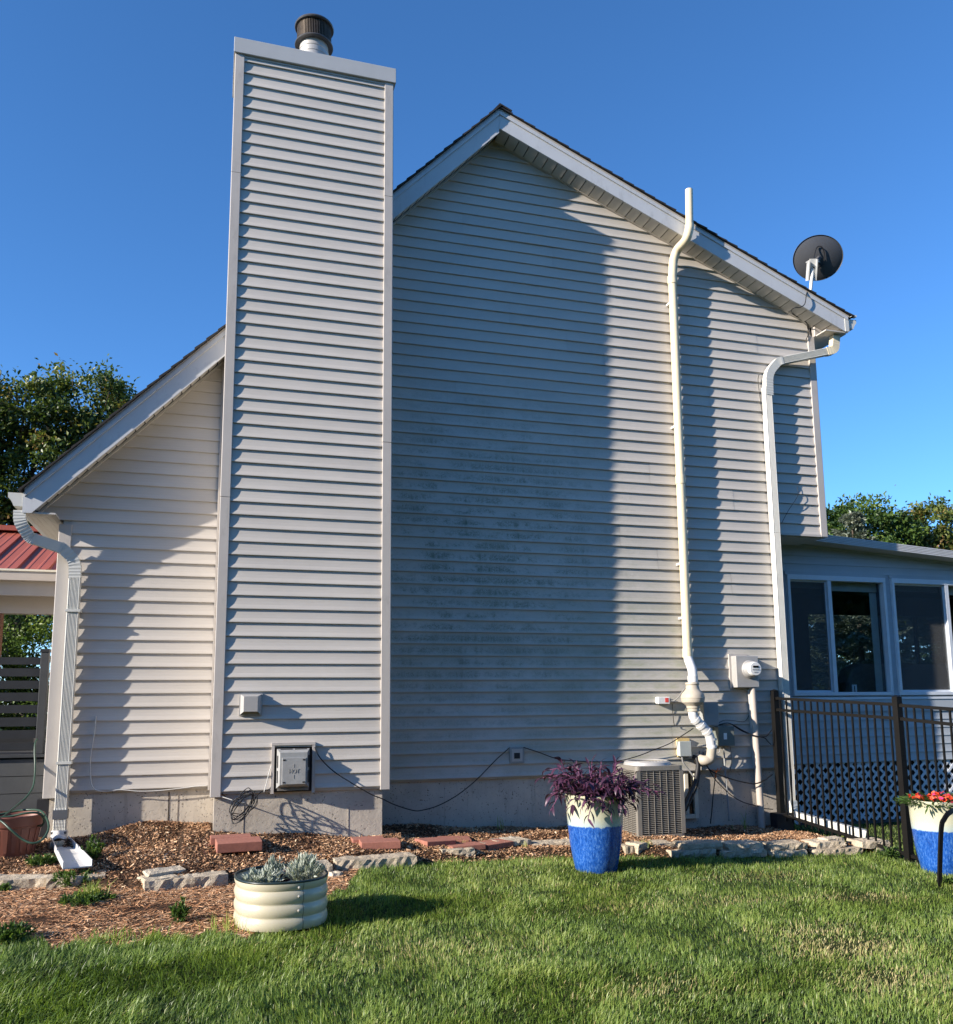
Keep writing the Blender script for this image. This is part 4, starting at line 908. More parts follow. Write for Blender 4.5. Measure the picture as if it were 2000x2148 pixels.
# rake of the lean-to roof with its grooved metal edge
fy = .30
fA, fB = 7.33, SX1 + .5
ro = MB().prism([(fA - .1, fy + .02, roofS(fA - .1) + .02), (fB, fy + .02, roofS(fB) + .02), (fB, fy + .02, roofS(fB) + .075), (fA - .1, fy + .02, roofS(fA - .1) + .075)], (0, SYB + .3 - fy, 0)).build('roof', 'fascia_metal', sr)
for i in range(5):
    z0_ = i * .0205
    MB().prism([(fA, fy - .006, roofS(fA) - .008 + z0_), (fB, fy - .006, roofS(fB) - .008 + z0_), (fB, fy - .006, roofS(fB) + .006 + z0_), (fA, fy - .006, roofS(fA) + .006 + z0_)], (0, .02, 0)).build('roof_edge_strip', 'fascia_metal', ro)
MB().prism([(fA, fy + .002, roofS(fA) - .006), (fB, fy + .002, roofS(fB) - .006), (fB, fy + .002, roofS(fB) + .09), (fA, fy + .002, roofS(fA) + .09)], (0, .017, 0)).build('edge_backing', 'box_grey', ro)
MB().prism([(SX0 + .06, fy + .02, roofS(SX0 + .06) - .012), (fB, fy + .02, roofS(fB) - .012), (fB, fy + .02, roofS(fB) + .0), (SX0 + .06, fy + .02, roofS(SX0 + .06) + .0)], (0, SY0 - fy - .03, 0)).build('soffit', 'soffit', sr)
MB().prism([(SX0 + .06, SY0 - .03, roofS(SX0 + .06) - .045), (SX1, SY0 - .03, roofS(SX1) - .045), (SX1, SY0 - .03, roofS(SX1) - .013), (SX0 + .06, SY0 - .03, roofS(SX0 + .06) - .013)], (0, .029, 0)).build('frieze_trim', 'sunroom_siding', sr)
# inside: floor, ceiling, back wall with openings
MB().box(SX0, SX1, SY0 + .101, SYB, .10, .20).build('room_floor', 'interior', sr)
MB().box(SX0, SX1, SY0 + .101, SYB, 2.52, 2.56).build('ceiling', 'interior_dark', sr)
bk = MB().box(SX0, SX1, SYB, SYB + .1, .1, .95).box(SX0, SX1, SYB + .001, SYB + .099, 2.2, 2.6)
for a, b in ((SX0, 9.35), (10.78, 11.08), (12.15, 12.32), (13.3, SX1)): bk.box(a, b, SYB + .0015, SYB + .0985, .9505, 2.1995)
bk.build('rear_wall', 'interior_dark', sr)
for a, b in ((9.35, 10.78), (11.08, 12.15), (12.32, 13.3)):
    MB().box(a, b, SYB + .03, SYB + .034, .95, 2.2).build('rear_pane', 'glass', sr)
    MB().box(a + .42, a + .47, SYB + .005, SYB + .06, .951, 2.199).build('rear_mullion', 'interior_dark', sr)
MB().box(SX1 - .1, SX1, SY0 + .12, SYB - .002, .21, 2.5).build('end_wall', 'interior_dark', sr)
for (x0, x1, y0_) in ((8.22, 8.98, 1.0), (9.12, 10.9, 1.05)):
    c_ = thing('couch', ((x0 + x1) / 2, y0_ + .3, .2), 'rounded grey couch back inside the sunroom behind the first window' if x0 < 9 else 'long grey couch back inside the sunroom behind the second window', 'couch')
    bk_ = MB().prism([(x0 + q, y0_, z_) for q, z_ in ((0, .22), (x1 - x0, .22), (x1 - x0, 1.20), (x1 - x0 - .06, 1.27), (.28, 1.27), (.12, 1.20), (.03, 1.02))], (0, .28, 0)).build('backrest', 'couch', c_); bevel(bk_, .05, 4)
    bevel(MB().box(x0, x1, y0_ + .285, y0_ + .95, .22, .62).build('seat', 'couch', c_), .05, 3)
sg = at(1794, 1445, .70); sgo = thing('number_card', (sg.x, .70, .86), 'small white card with a dark 1 standing inside the first sunroom window', 'card')
MB().box(sg.x - .04, sg.x + .035, .70, .704, sg.z - .07, sg.z + .055).build('card', 'label_white', sgo)
text('1', .12, (sg.x - .002, .699, sg.z - .008), 'display', sgo)
MB().box(sg.x - .2, sg.x + .2, .66, .78, sg.z - .10, sg.z - .071).build('ledge', 'interior_dark', sgo)
# lattice skirting: two layers of crossing strips
lt0, lt1 = -.78, .035
def strips(sgn, y0_, z_lo):
    pitch = .128; n_ = int((SX1 - SX0) / pitch) + 9; w = .0165
    for i in range(n_):
        xb_ = SX0 + .1 + (i - 8) * pitch if sgn > 0 else SX0 + .1 + i * pitch
        za, zb_ = z_lo, lt1; k = 1.0
        xa = xb_; xt = xb_ + sgn * (zb_ - za) * k
        lo, hi = SX0 + .09, SX1
        # clip to the panel
        def zx(x): return za + (x - xa) * sgn / k
        if sgn > 0:
            z0_ = max(za, zx(lo)); z1_ = min(zb_, zx(hi))
        else:
            z0_ = max(za, zx(hi)); z1_ = min(zb_, zx(lo))
        if z1_ - z0_ < .03: continue
        X0, X1 = xa + sgn * (z0_ - za) * k, xa + sgn * (z1_ - za) * k
        MB().prism([(X0 - w * 1.41, y0_, z0_), (X0 + w * 1.41, y0_, z0_), (X1 + w * 1.41, y0_, z1_), (X1 - w * 1.41, y0_, z1_)], (0, .006, 0)).build('lattice_strip', 'lattice', lat)
lat = thing('lattice_skirting', (9.4, SY0, -.7), 'white diagonal lattice skirting below the sunroom siding', 'lattice')
strips(1, SY0 + .01, -.74); strips(-1, SY0 + .0165, -.74)
MB().box(SX0 + .07, SX1, SY0 + .03, SY0 + .06, -.86, -.735).build('bottom_rail', 'deck_skirt', lat)
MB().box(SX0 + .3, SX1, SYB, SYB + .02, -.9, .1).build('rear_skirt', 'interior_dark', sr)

# ------------------------------------------------------------------ black metal fence
A = Vector((6.30, -.10, 0)); B = Vector((6.42, -1.90, 0)); C_ = B + (B - A)
fn = thing('metal_fence', (6.36, -1.0, -.7), 'black metal picket fence running out from the house corner to the right', 'fence')
def fz(t): return -.64 - .13 * t
def pxz(x, y, q):        # height of a photo point above ground position q
    v = ray(x, y); t = ((q.x - CAM.x) * v.x + (q.y - CAM.y) * v.y) / (v.x ** 2 + v.y ** 2); return CAM.z + t * v.z
topA = pxz(1622, 1449, A); topB = pxz(1884, 1462, B); fd_ = (B - A).normalized(); fs_ = Vector((-fd_.y, fd_.x, 0))
for q, tz in ((A, topA), (B, topB), (C_, topB - .05)):
    p = MB(); p.frame((q.x, q.y, (tz - .95) / 2), fd_ * .032, fs_ * .032, (0, 0, (tz + .95) / 2)); po = p.build('fence_post', 'fence_black', fn)
    MB().add([(q + Vector((0, 0, tz)) + fd_ * .035 * i + fs_ * .035 * j) for i, j in ((-1, -1), (1, -1), (1, 1), (-1, 1))] + [q + Vector((0, 0, tz + .018))], [(0, 1, 4), (1, 2, 4), (2, 3, 4), (3, 0, 4), (3, 2, 1, 0)]).build('post_cap', 'fence_black', po)
for (P1, P2, z1, z2) in ((A, B, (pxz(1640, 1465, A), pxz(1640, 1489, A), -.52), (pxz(1866, 1478, B), pxz(1866, 1507, B), -.70)), (B, C_, (pxz(1884, 1480, B), pxz(1884, 1508, B), -.71), (pxz(2030, 1491, B) - .05, pxz(2030, 1524, B) - .06, -.78))):
    for i in range(3):
        a, b = P1 + fd_ * .034 + Vector((0, 0, z1[i])), P2 - fd_ * .034 + Vector((0, 0, z2[i])); c_ = (a + b) / 2; h_ = (b - a) / 2
        MB().frame(c_, h_, fs_ * .013, (0, 0, .015)).build('rail', 'fence_black', fn)
        for e in (a, b): MB().frame(e + fs_ * .014, fd_ * .022, fs_ * .002, (0, 0, .019)).build('bracket', 'fence_black', fn)
    n_ = 17
    for j in range(n_):
        t = (j + 1) / (n_ + 1); q = P1.lerp(P2, t); zt_ = z1[0] + (z2[0] - z1[0]) * t - .002; zb_ = z1[2] + (z2[2] - z1[2]) * t
        MB().frame((q.x, q.y, (zt_ + zb_ - .05) / 2), fd_ * .008, fs_ * .008, (0, 0, (zt_ - zb_ + .05) / 2)).build('picket', 'fence_black', fn)
MB().box(6.20, 6.42, -.16, -.03, -.75, -.50).build('t', 'flat_black'); solo(bpy.data.objects['t'], 'low black edging block at the foot of the fence by the house corner', 'edging'); bpy.data.objects['t'].name = 'edging_block'

hr = [Vector(G_) for G_ in ((5.78, -2.92, -.80),)][0]
hp = [hr, at(1975, 1744, hr.y + .02), at(1982, 1718, hr.y + .03), at(1994, 1704, hr.y + .05), at(2012, 1700, hr.y + .10), at(2090, 1712, hr.y + .3), at(2100, 1740, hr.y + .3)]
hp.append(Vector((hp[-1].x, hp[-1].y, -.80)))
solo(MB().sweep(spline(hp, 6), rect(.038, .016), up=(0, 1, 0)).build('garden_rail', 'fence_black', smooth=30), 'black curved flat metal bar arching out of the lawn beside the right planter', 'rail')

# ------------------------------------------------------------------ deck, railing and pavilion on the far left
DY = .25
dk = thing('deck', (-3.2, 1.5, -.45), 'dark grey composite deck with horizontal skirting boards left of the house', 'deck')
dz = at(50, 1583, DY).z
for i in range(6):
    zt_ = dz - .045 - i * .158; MB().box(-5.2, -1.452 + (0 if zt_ > .0 else .02), DY, DY + .022, zt_ - .152, zt_).build('skirting_board', 'deck_skirt', dk)
for i in range(24): MB().box(-5.2, -1.455, DY - .03 + i * .145, DY - .03 + i * .145 + .139, dz - .026, dz).build('deck_plank', 'deck_board', dk)
MB().box(-5.2, -1.46, DY + .03, 3.6, -.7, dz - .03).build('deck_frame', 'rail_dark', dk)
MB().box(-1.50, -1.395, .035, .25, -.60, -.07).build('gap_shade', 'flat_black', dk)  # black block filling the gap beside the skirting, in place of its shade
rl = thing('deck_railing', (-3.2, .3, dz), 'dark horizontal board railing with a grained post at the deck edge', 'railing')
pa, pb = at(87, 1368, DY + .02), at(101, 1368, DY + .02)
bevel(MB().box(pa.x, pb.x + .01, DY - .0, DY + .09, dz + .002, pa.z).build('rail_post', 'deck_board', rl), .004)
MB().box(pa.x - .006, pb.x + .016, DY - .006, DY + .096, pa.z, pa.z + .03).build('post_cap', 'rail_dark', rl)
for y0_, y1_ in ((1379, 1394), (1402, 1419), (1428, 1445), (1453, 1471), (1479, 1496), (1505, 1524), (1532, 1549), (1558, 1573)):
    MB().box(-5.2, pa.x - .002, DY + .04, DY + .062, at(40, y1_, DY + .04).z, at(40, y0_, DY + .04).z).build('rail_board', 'rail_dark', rl)
MB().box(-5.25, -5.15, DY, DY + .09, dz, pa.z).build('rail_post', 'deck_board', rl)
fl_ = thing('flower_box', (-2.1, 1.2, dz), 'pink flowers in a planter glimpsed between the railing boards', 'flowers')
MB().box(-2.35, -1.75, 1.15, 1.4, dz + .002, dz + .16).build('box', 'rail_dark', fl_)

pvn = thing('pavilion', (-3.5, 4, .2), 'pavilion with a red ribbed metal roof and tan beams behind the left eave', 'pavilion')
e0, r0 = at(0, 1196, 2.6), at(0, 1113, 4.9)
zE, zR = e0.z, r0.z
def rp(x, t, up=0): return (x, 2.6 + (4.9 - 2.6) * t, zE + (zR - zE) * t + up)
slope = Vector((0, 2.3, zR - zE)); sn = Vector((0, -(zR - zE), 2.3)).normalized()
MB().add([rp(-6.5, 0, -.03), rp(-.2, 0, -.03), rp(-.2, 1, -.03), rp(-6.5, 1, -.03), rp(-6.5, 0, -.012), rp(-.2, 0, -.012), rp(-.2, 1, -.012), rp(-6.5, 1, -.012)], [(0, 3, 2, 1), (4, 5, 6, 7), (0, 1, 5, 4), (1, 2, 6, 5), (2, 3, 7, 6), (3, 0, 4, 7)]).build('roof_deck', 'beam_tan', pvn)
x = -6.5
while x < -.3:
    prof = [(0, .0), (.02, .0), (.024, .030), (.040, .030), (.044, .0), (.12, .0), (.13, .005), (.15, .005), (.16, 0), (.24, 0), (.25, .005), (.27, .005), (.28, 0), (.345, 0)]
    vs = [Vector(rp(x + a_, 0)) + sn * b_ for a_, b_ in prof] + [Vector(rp(x + a_, 1)) + sn * b_ for a_, b_ in prof]; n_ = len(prof)
    MB().add(vs, [(i, i + 1, i + 1 + n_, i + n_) for i in range(n_ - 1)]).build('roof_panel', 'red_metal', pvn); x += .346
MB().box(-6.5, -.2, 4.72, 5.0, zR - .02, zR + .05).build('ridge_cap', 'red_metal', pvn)
bz = [e0.z, at(0, 1218, 2.6).z, at(0, 1248, 2.6).z, at(0, 1286, 2.9).z]
MB().box(-6.5, -.4, 2.50, 2.60, bz[1], bz[0] - .0).build('gutter', 'beam_tan', pvn)
MB().box(-6.5, -.4, 2.485, 2.50, bz[0] - .018, bz[0] + .006).build('gutter_lip', 'cream', pvn)
MB().box(-6.5, -.4, 2.602, 2.66, bz[2], bz[1] + .06).build('fascia_board', 'beam_tan', pvn)
MB().box(-6.5, -.4, 2.9, 3.05, bz[3], bz[2] + .16).build('beam', 'beam_tan', pvn)
MB().box(-6.5, -.4, 2.661, 4.9, bz[2] + .165, bz[2] + .18).build('ceiling', 'beam_tan', pvn)
px0_ = at(4, 1300, 2.95).x; MB().box(px0_ - .15, px0_, 2.9, 3.05, dz + .002, bz[3] - .002).build('pavilion_post', 'wood_brown', pvn)

# terracotta pot with the garden hose
pz = gz(-1.50, -.70) + .0
pt = thing('terracotta_pot', (-1.50, -.64, pz), 'terracotta plastic pot standing on the mulch in the left corner', 'pot')
pcx, pcy = -1.60, -.50
MB().lathe([(.0, .0), (.178, .0), (.185, .01), (.235, .25), (.245, .255), (.262, .335), (.258, .342), (.245, .34), (.225, .25), (.17, .03), (0, .03)], (pcx, pcy, pz), 48).build('pot_body', 'terracotta', pt, smooth=30)
for i in range(20):
    a = 2 * PI * i / 20; c_, s_ = math.cos(a), math.sin(a)
    MB().prism([(pcx + c_ * .196 - s_ * w, pcy + s_ * .196 + c_ * w, pz + .04) for w in (-.012, .012)] + [(pcx + c_ * .236 - s_ * w, pcy + s_ * .236 + c_ * w, pz + .235) for w in (.024, -.024)], (-c_ * .016, -s_ * .016, 0)).build('flute', 'terracotta', pt)
MB().lathe([(0, .26), (.23, .26)], (pcx, pcy, pz), 32).build('pot_soil', 'soil', pt)
hz = pz + .36
hpts = px((78, 1551, .12), (74, 1560, .05), (73, 1580, .0), (74, 1605, -.05), (73, 1630, -.12), (69, 1652, -.2), (56, 1672, -.28), (38, 1688, -.36), (16, 1706, -.55), (2, 1716, -.62), (-22, 1722, -.58), (-10, 1712, -.40), (25, 1703, -.36), (60, 1699, -.40), (86, 1702, -.55), (100, 1722, -.78), (101, 1742, -.88), (88, 1762, -.93), (68, 1769, -.95), (46, 1760, -.93), (22, 1740, -.92), (4, 1724, -.86), (-20, 1712, -.80), (-10, 1716, -.72), (20, 1713, -.70), (55, 1706, -.72), (80, 1706, -.70), (92, 1718, -.66), (86, 1732, -.6), (50, 1728, -.5))
cable(hpts, .0092, 'hose', 'dark green garden hose hanging from the deck and looping round the terracotta pot', 'garden_hose', 10, 8)

# ------------------------------------------------------------------ bricks, pavers and edging stones
from mathutils import noise as mn
def rough_block(L_, D_, Hh, seed, rough=.12):
    nx_ = max(4, int(L_ / .035)); ny_ = max(3, int(D_ / .05)); nz_ = max(2, int(Hh / .03)); bm = bmesh.new(); g = {}
    def V_(i, j, k):
        if (i, j, k) not in g:
            x, y, z = i / nx_ - .5, j / ny_ - .5, k / nz_ - .5
            # knock the corners back a little
            ex = max(0, abs(x) - .5 + .6 / nx_) * nx_; ez = max(0, abs(z) - .5 + .5 / nz_) * nz_; ey = max(0, abs(y) - .5 + .5 / ny_) * ny_
            p = Vector((x * L_ * (1 - .035 * ey * ey - .03 * ez), y * D_ * (1 - .10 * ex * ex - .05 * ez), z * Hh * (1 - .10 * ex * ey)))
            q_ = p * 9 + Vector((seed * 3.1, seed * 1.7, 0)); w = mn.noise_vector(q_) * rough * .030 + mn.noise_vector(q_ * 3.1) * rough * .022 + mn.noise_vector(q_ * 7.3) * rough * .010
            g[(i, j, k)] = bm.verts.new(p + Vector((w.x, w.y * 1.3, w.z * .75)))
        return g[(i, j, k)]
    for i in range(nx_):
        for j in range(ny_):
            for k in (0, nz_): f = [V_(i, j, k), V_(i + 1, j, k), V_(i + 1, j + 1, k), V_(i, j + 1, k)]; bm.faces.new(f if k else f[::-1])
        for k in range(nz_):
            for j in (0, ny_): f = [V_(i, j, k), V_(i + 1, j, k), V_(i + 1, j, k + 1), V_(i, j, k + 1)]; bm.faces.new(f[::-1] if j else f)
    for j in range(ny_):
        for k in range(nz_):
            for i in (0, nx_): f = [V_(i, j, k), V_(i, j + 1, k), V_(i, j + 1, k + 1), V_(i, j, k + 1)]; bm.faces.new(f if i else f[::-1])
    return bm
def stone(L_, D_, Hh, loc, rz, seed, mat, name, label, cat, group=None, rough=.42, tilt=(0, 0), solo_=True, parent=None, bev=0):
    bm = rough_block(L_, D_, Hh, seed, rough); me = bpy.data.meshes.new(name); bm.to_mesh(me); bm.free(); me.materials.append(MATS[mat])
    o = bpy.data.objects.new(name, me); COL.objects.link(o); o.location = loc; o.rotation_euler = (tilt[0], tilt[1], rz)
    if bev: bevel(o, bev, 2)
    if label: solo(o, label, cat, group)
    return o
def paver(x, y, z, L_, D_, Hh, rz, label, tilt=(0, 0), seed=1):
    me = MB().box(-L_ / 2, L_ / 2, -D_ / 2, D_ / 2, -Hh / 2, Hh / 2).mesh('brick', 'brick_red'); o = bpy.data.objects.new('brick', me); COL.objects.link(o)
    o.location = (x, y, z); o.rotation_euler = (tilt[0], tilt[1], rz); bevel(o, .006, 3); solo(o, label, 'brick'); return o
# left pair
paver(.20, -.90, gz(.20, -.90) + .020, .34, .18, .06, .01, 'rear red brick block lying flat under the front one at the left chimney corner')
paver(.262, -1.09, gz(.262, -1.09) + .052, .37, .19, .08, .08, 'front red brick block resting askew below the fireplace vent', tilt=(.10, 0))
paver(1.41, -.80, gz(1.41, -.80) + .015, .29, .17, .06, -.02, 'rear red brick half sunk in mulch at the right chimney corner')
paver(1.485, -1.00, gz(1.485, -1.00) + .028, .35, .23, .065, -.06, 'front red brick beside the right chimney corner casting a short shadow')
lab = ['leftmost flat red paver sunk in the mulch near the stones', 'rear middle flat red paver under the weeds', 'front middle flat red paver with a chipped face', 'rightmost brownish flat paver of the sunken cluster']
for i, (x, y, L_, D_, rz) in enumerate(((2.03, -.86, .30, .26, .25), (2.26, -.70, .30, .22, -.12), (2.28, -.97, .33, .24, .12), (2.60, -.84, .30, .26, .32))):
    paver(x, y, gz(x, y) + .012, L_, D_, .05, rz, lab[i], tilt=(.05 * math.sin(i * 2), .03 * math.cos(i)))
stones = [  # x,y pixel of the front foot, length, depth, height, rotation, label
    (-60, 1852, .42, .24, .085, .02, 'weathered edging stone cut off by the left picture edge'),
    (50, 1868, .50, .26, .085, -.02, 'long grey edging stone at the far left below the terracotta pot'),
    (155, 1864, .42, .24, .085, .05, 'dark topped edging stone in front of the splash trough'),
    (330, 1868, .26, .22, .09, .35, 'small tilted edging stone with the loose flat chip behind'),
    (388, 1866, .62, .22, .085, .15, 'longest pale ledge stone left of the corrugated planter'),
    (508, 1838, .26, .22, .09, .10, 'squarish edging stone touching the corrugated planter'),
    (668, 1838, .22, .24, .09, .06, 'dark edging stone just right of the corrugated planter'),
    (790, 1822, .70, .26, .08, .07, 'pebbly topped long edging stone in front of the brick pavers'),
    (962, 1806, .30, .22, .10, .02, 'pale block shaped edging stone with a shaded front'),
    (1022, 1798, .30, .22, .11, .12, 'edging stone with a jagged shadow left of the pointed rock'),
    (1078, 1794, .34, .26, .13, .22, 'pointed cream rock in the edging line'),
    (1165, 1790, .46, .22, .10, -.02, 'smooth pale edging stone just left of the purple planter'),
    (1322, 1797, .10, .14, .10, .1, 'thin upright stone right of the purple planter'),
    (1345, 1797, .15, .15, .12, .5, 'small yellow lump stone before the air conditioner'),
    (1385, 1793, .34, .28, .10, -.1, 'white speckled edging stone before the air conditioner'),
]
for i, (x, y, L_, D_, Hh, rz, lb) in enumerate(stones):
    xx = None
    # walk along the view ray until it meets the lawn
    z = -.6
    for _ in range(8): q = gpos(x, y, z); z = float(ground_z(q.x, min(q.y, float(np.interp(q.x, SX, SY)) - .1)))
    q = gpos(x, y, z); stone(L_, D_, Hh, (q.x, q.y + D_ / 2, z + Hh / 2 - .004), rz, i * 7 + 3, 'stone', 'edging_stone', lb, 'stone', 'natural stones edging the mulch bed')
k = 0
names = ['first', 'second', 'third', 'fourth', 'fifth', 'sixth', 'seventh', 'eighth']
for row in (0, 1):
    x = 1408 + row * 30; j = 0
    while x < 1862:
        L_ = (.30 + .26 * r2.random()); z = -.70; yb = 1799 if x < 1650 else 1797 - (x - 1650) * .03
        z = -.67
        for _ in range(6): q = gpos(x + 30, yb, z); z = float(np.interp(q.x, LX, LZ))
        wpx = L_ * FPX / ((q - CAM).dot(CF)) * 1.04
        q = gpos(x + wpx / 2, yb, z)
        if x + wpx > 1880: L_ *= .6
        lb = '%s %s course stone of the low wall counted rightward from the air conditioner' % (names[min(j, 7)], ('lower', 'upper')[row])
        stone(L_, .26, .064, (q.x, q.y + .15 + row * .03, z + .028 + row * .060), -.03, 50 + k, 'stone', 'edging_stone', lb, 'stone', 'natural stones edging the mulch bed', rough=.5)
        x += wpx + 2; k += 1; j += 1
st_ = stone(.30, .10, .03, (-.30, -1.62, gz(-.3, -1.62) + .03), .5, 99, 'stone', 'stone_chip', 'flat slate chip lying on the longest pale ledge stone', 'stone', tilt=(.2, 0))
st_ = stone(.22, .14, .08, (6.0, -1.33, gz(6.0, -1.33) + .02), .1, 101, 'stone', 'loose_stone', 'round tan stone in the mulch beside the ribbed downspout extension', 'stone')
for x, y, s_, lb in ((.70, -1.74, .13, 'small broken stone under the dark edging stone'), (1.0, -1.66, .10, 'small pale chip at the foot of the pebbly stone'), (-1.25, -.42, .12, 'round tan stone behind the splash trough')):
    stone(s_, s_ * .8, s_ * .5, (x, y, gz(x, y) + .01), .4, int(x * 10) + 33, 'stone', 'loose_stone', lb, 'stone')

# ------------------------------------------------------------------ planters
POT = [(0, .0), (.165, .0), (.178, .015), (.20, .12), (.222, .25), (.236, .40), (.243, .52), (.246, .60), (.252, .612), (.256, .632), (.246, .645), (.226, .64), (.222, .55), (.20, .3), (0, .3)]
def big_pot(x, y, z, s_, label):
    t = thing('glazed_planter', (x, y, z), label, 'planter')
    me = MB().lathe(POT, (0, 0, 0), 64).mesh('pot', 'glazed_pot', smooth=40); o = bpy.data.objects.new('pot', me); COL.objects.link(o); o.parent = t; o.scale = (s_, s_, s_)
    m2 = MB().lathe([(0, .59), (.225, .59)], (0, 0, 0), 32).mesh('soil', 'soil'); o2 = bpy.data.objects.new('potting_soil', m2); COL.objects.link(o2); o2.parent = t; o2.scale = (s_, s_, s_)
    return t
zp = gz(3.19, -1.84) - .01
bp = big_pot(3.20, -1.86, zp, 1.0, 'tall blue and cream glazed planter holding the purple plant')
zq = gz(6.31, -2.40) - .01
rpot = big_pot(6.32, -2.42, zq, 1.0, 'blue and cream glazed planter of red flowers at the right picture edge')

oc = Vector((.475, -2.98, 0)); ozb = gz(.47, -3.1) + .005; OH_ = .30
ot = thing('corrugated_planter', (oc.x, oc.y, ozb), 'cream corrugated metal oval planter with silvery plants', 'planter')
def oval_pts(ra, rb, n_=72):      # stadium-like oval
    return [(ra * math.copysign(abs(math.cos(a)) ** .85, math.cos(a)), rb * math.copysign(abs(math.sin(a)) ** .85, math.sin(a))) for a in (2 * PI * j / n_ for j in range(n_))]
OR = .06
def oval_ring(off, z, n_=72):
    c_, s_ = math.cos(OR), math.sin(OR); return [(oc.x + (x * c_ - y * s_), oc.y + (x * s_ + y * c_), ozb + z) for x, y in oval_pts(.285 + off, .32 + off, n_)]
prof = []
for i in range(49):
    t = i / 48; z = .01 + t * (OH_ - .02); prof.append((.013 * (abs(math.sin(t * 3.5 * PI + .25)) ** .8) - .004, z))
vs = []; 
for off, z in prof: vs += oval_ring(off, z)
for off, z in reversed(prof): vs += oval_ring(off - .003, z)
n_ = 72; L2 = len(prof) * 2
MB().add(vs, [(i * n_ + j, i * n_ + (j + 1) % n_, (i + 1) * n_ + (j + 1) % n_, (i + 1) * n_ + j) for i in range(L2 - 1) for j in range(n_)]).build('side_wall', 'planter_cream', ot, smooth=50)
rim = oval_ring(.004, OH_ - .005); MB().tube(rim + [rim[0], rim[1]], .0085, 8, cap=False).build('rubber_rim', 'rim_dark', ot, smooth=True)
MB().add(oval_ring(-.012, .20), [tuple(range(n_))]).build('planter_soil', 'soil', ot)
sxx = oval_ring(.0135, 0)
fr_ = min(range(n_), key=lambda j: abs(j - 56))
for i, zz in enumerate((.035, .125, .21, .262)[1:]):
    q = Vector(oval_ring(.0095, zz)[56]); MB().lathe([(.0095, 0), (.008, .004), (.003, .007), (0, .0075)], (0, 0, 0), 12).build('t', 'steel_bright'); o = bpy.data.objects['t']; o.name = 'rivet'
    o.location = q; o.rotation_euler = (PI / 2, 0, .15); o.parent = ot; o.matrix_parent_inverse = Matrix.Translation(-wloc(ot))
vs = []
for off, z in prof: q = oval_ring(off + .0012, z); vs += [q[57], tuple(Vector(q[57]).lerp(Vector(q[58]), .12))]
MB().add(vs, [(2 * i, 2 * i + 1, 2 * i + 3, 2 * i + 2) for i in range(len(prof) - 1)]).build('seam', 'vent_dark', ot)

# ------------------------------------------------------------------ vegetation helpers (numpy)
def unit(v): return v / np.maximum(np.linalg.norm(v, axis=-1, keepdims=True), 1e-9)
def blades(P, Hh, Wd, az, lean, tint, curl=.5, flat=None):
    """curved grass blades: base quad, tip triangle"""
    n_ = len(P); d = np.stack([np.cos(az), np.sin(az), np.zeros(n_)], -1); s_ = np.stack([-np.sin(az + (flat if flat is not None else 0)), np.cos(az + (flat if flat is not None else 0)), np.zeros(n_)], -1)
    up = np.array([0, 0, 1.0]); l = lean[:, None]; h = Hh[:, None]; w = Wd[:, None]
    p1 = P + (up * np.cos(l * .5) + d * np.sin(l * .5)) * h * .5
    p2 = p1 + (up * np.cos(l * (1 + curl)) + d * np.sin(l * (1 + curl))) * h * .5
    V = np.stack([P - s_ * w * .5, P + s_ * w * .5, p1 + s_ * w * .42, p1 - s_ * w * .42, p2], 1).reshape(-1, 3)
    b = np.arange(n_)[:, None] * 5
    return V, [b + np.array([[0, 1, 2, 3]]), b + np.array([[3, 2, 4]])], np.repeat(tint, 5)
def leaves(P, D, Nn, L_, Wd, tint, fold=.15):
    """diamond leaves: base, left, tip, right"""
    D = unit(D); Sd = unit(np.cross(D, Nn)); U = np.cross(Sd, D); L_ = L_[:, None]; w = Wd[:, None]
    V = np.stack([P, P + D * L_ * .45 - Sd * w * .5 + U * w * fold, P + D * L_, P + D * L_ * .45 + Sd * w * .5 + U * w * fold], 1).reshape(-1, 3)
    b = np.arange(len(P))[:, None] * 4
    return V, [b + np.array([[0, 1, 2]]), b + np.array([[0, 2, 3]])], np.repeat(tint, 4)
def merge(parts):
    V, F3, F4, T, o = [], [], [], [], 0
    for v, f, t in parts:
        V.append(v); T.append(t)
        for q in f: (F3 if q.shape[1] == 3 else F4).append(q + o)
        o += len(v)
    F = [np.concatenate(x) for x in (F3, F4) if x]
    return np.concatenate(V), F, np.concatenate(T)
def rdir(n_): v = rng.normal(size=(n_, 3)); return unit(v)
def vnoise(x, y, sc, seed=0):
    q = np.random.default_rng(seed); s_ = np.zeros_like(x)
    for i in range(6):
        a = q.uniform(0, 2 * PI); f = sc * (1 + i * .55); ph = q.uniform(0, 6.28); s_ = s_ + np.sin((x * math.cos(a) + y * math.sin(a)) * f + ph + 1.3 * np.sin((x * math.sin(a) - y * math.cos(a)) * f * .7 + ph)) / (1 + i * .4)
    return np.clip(s_ / 4 + .5, 0, 1)

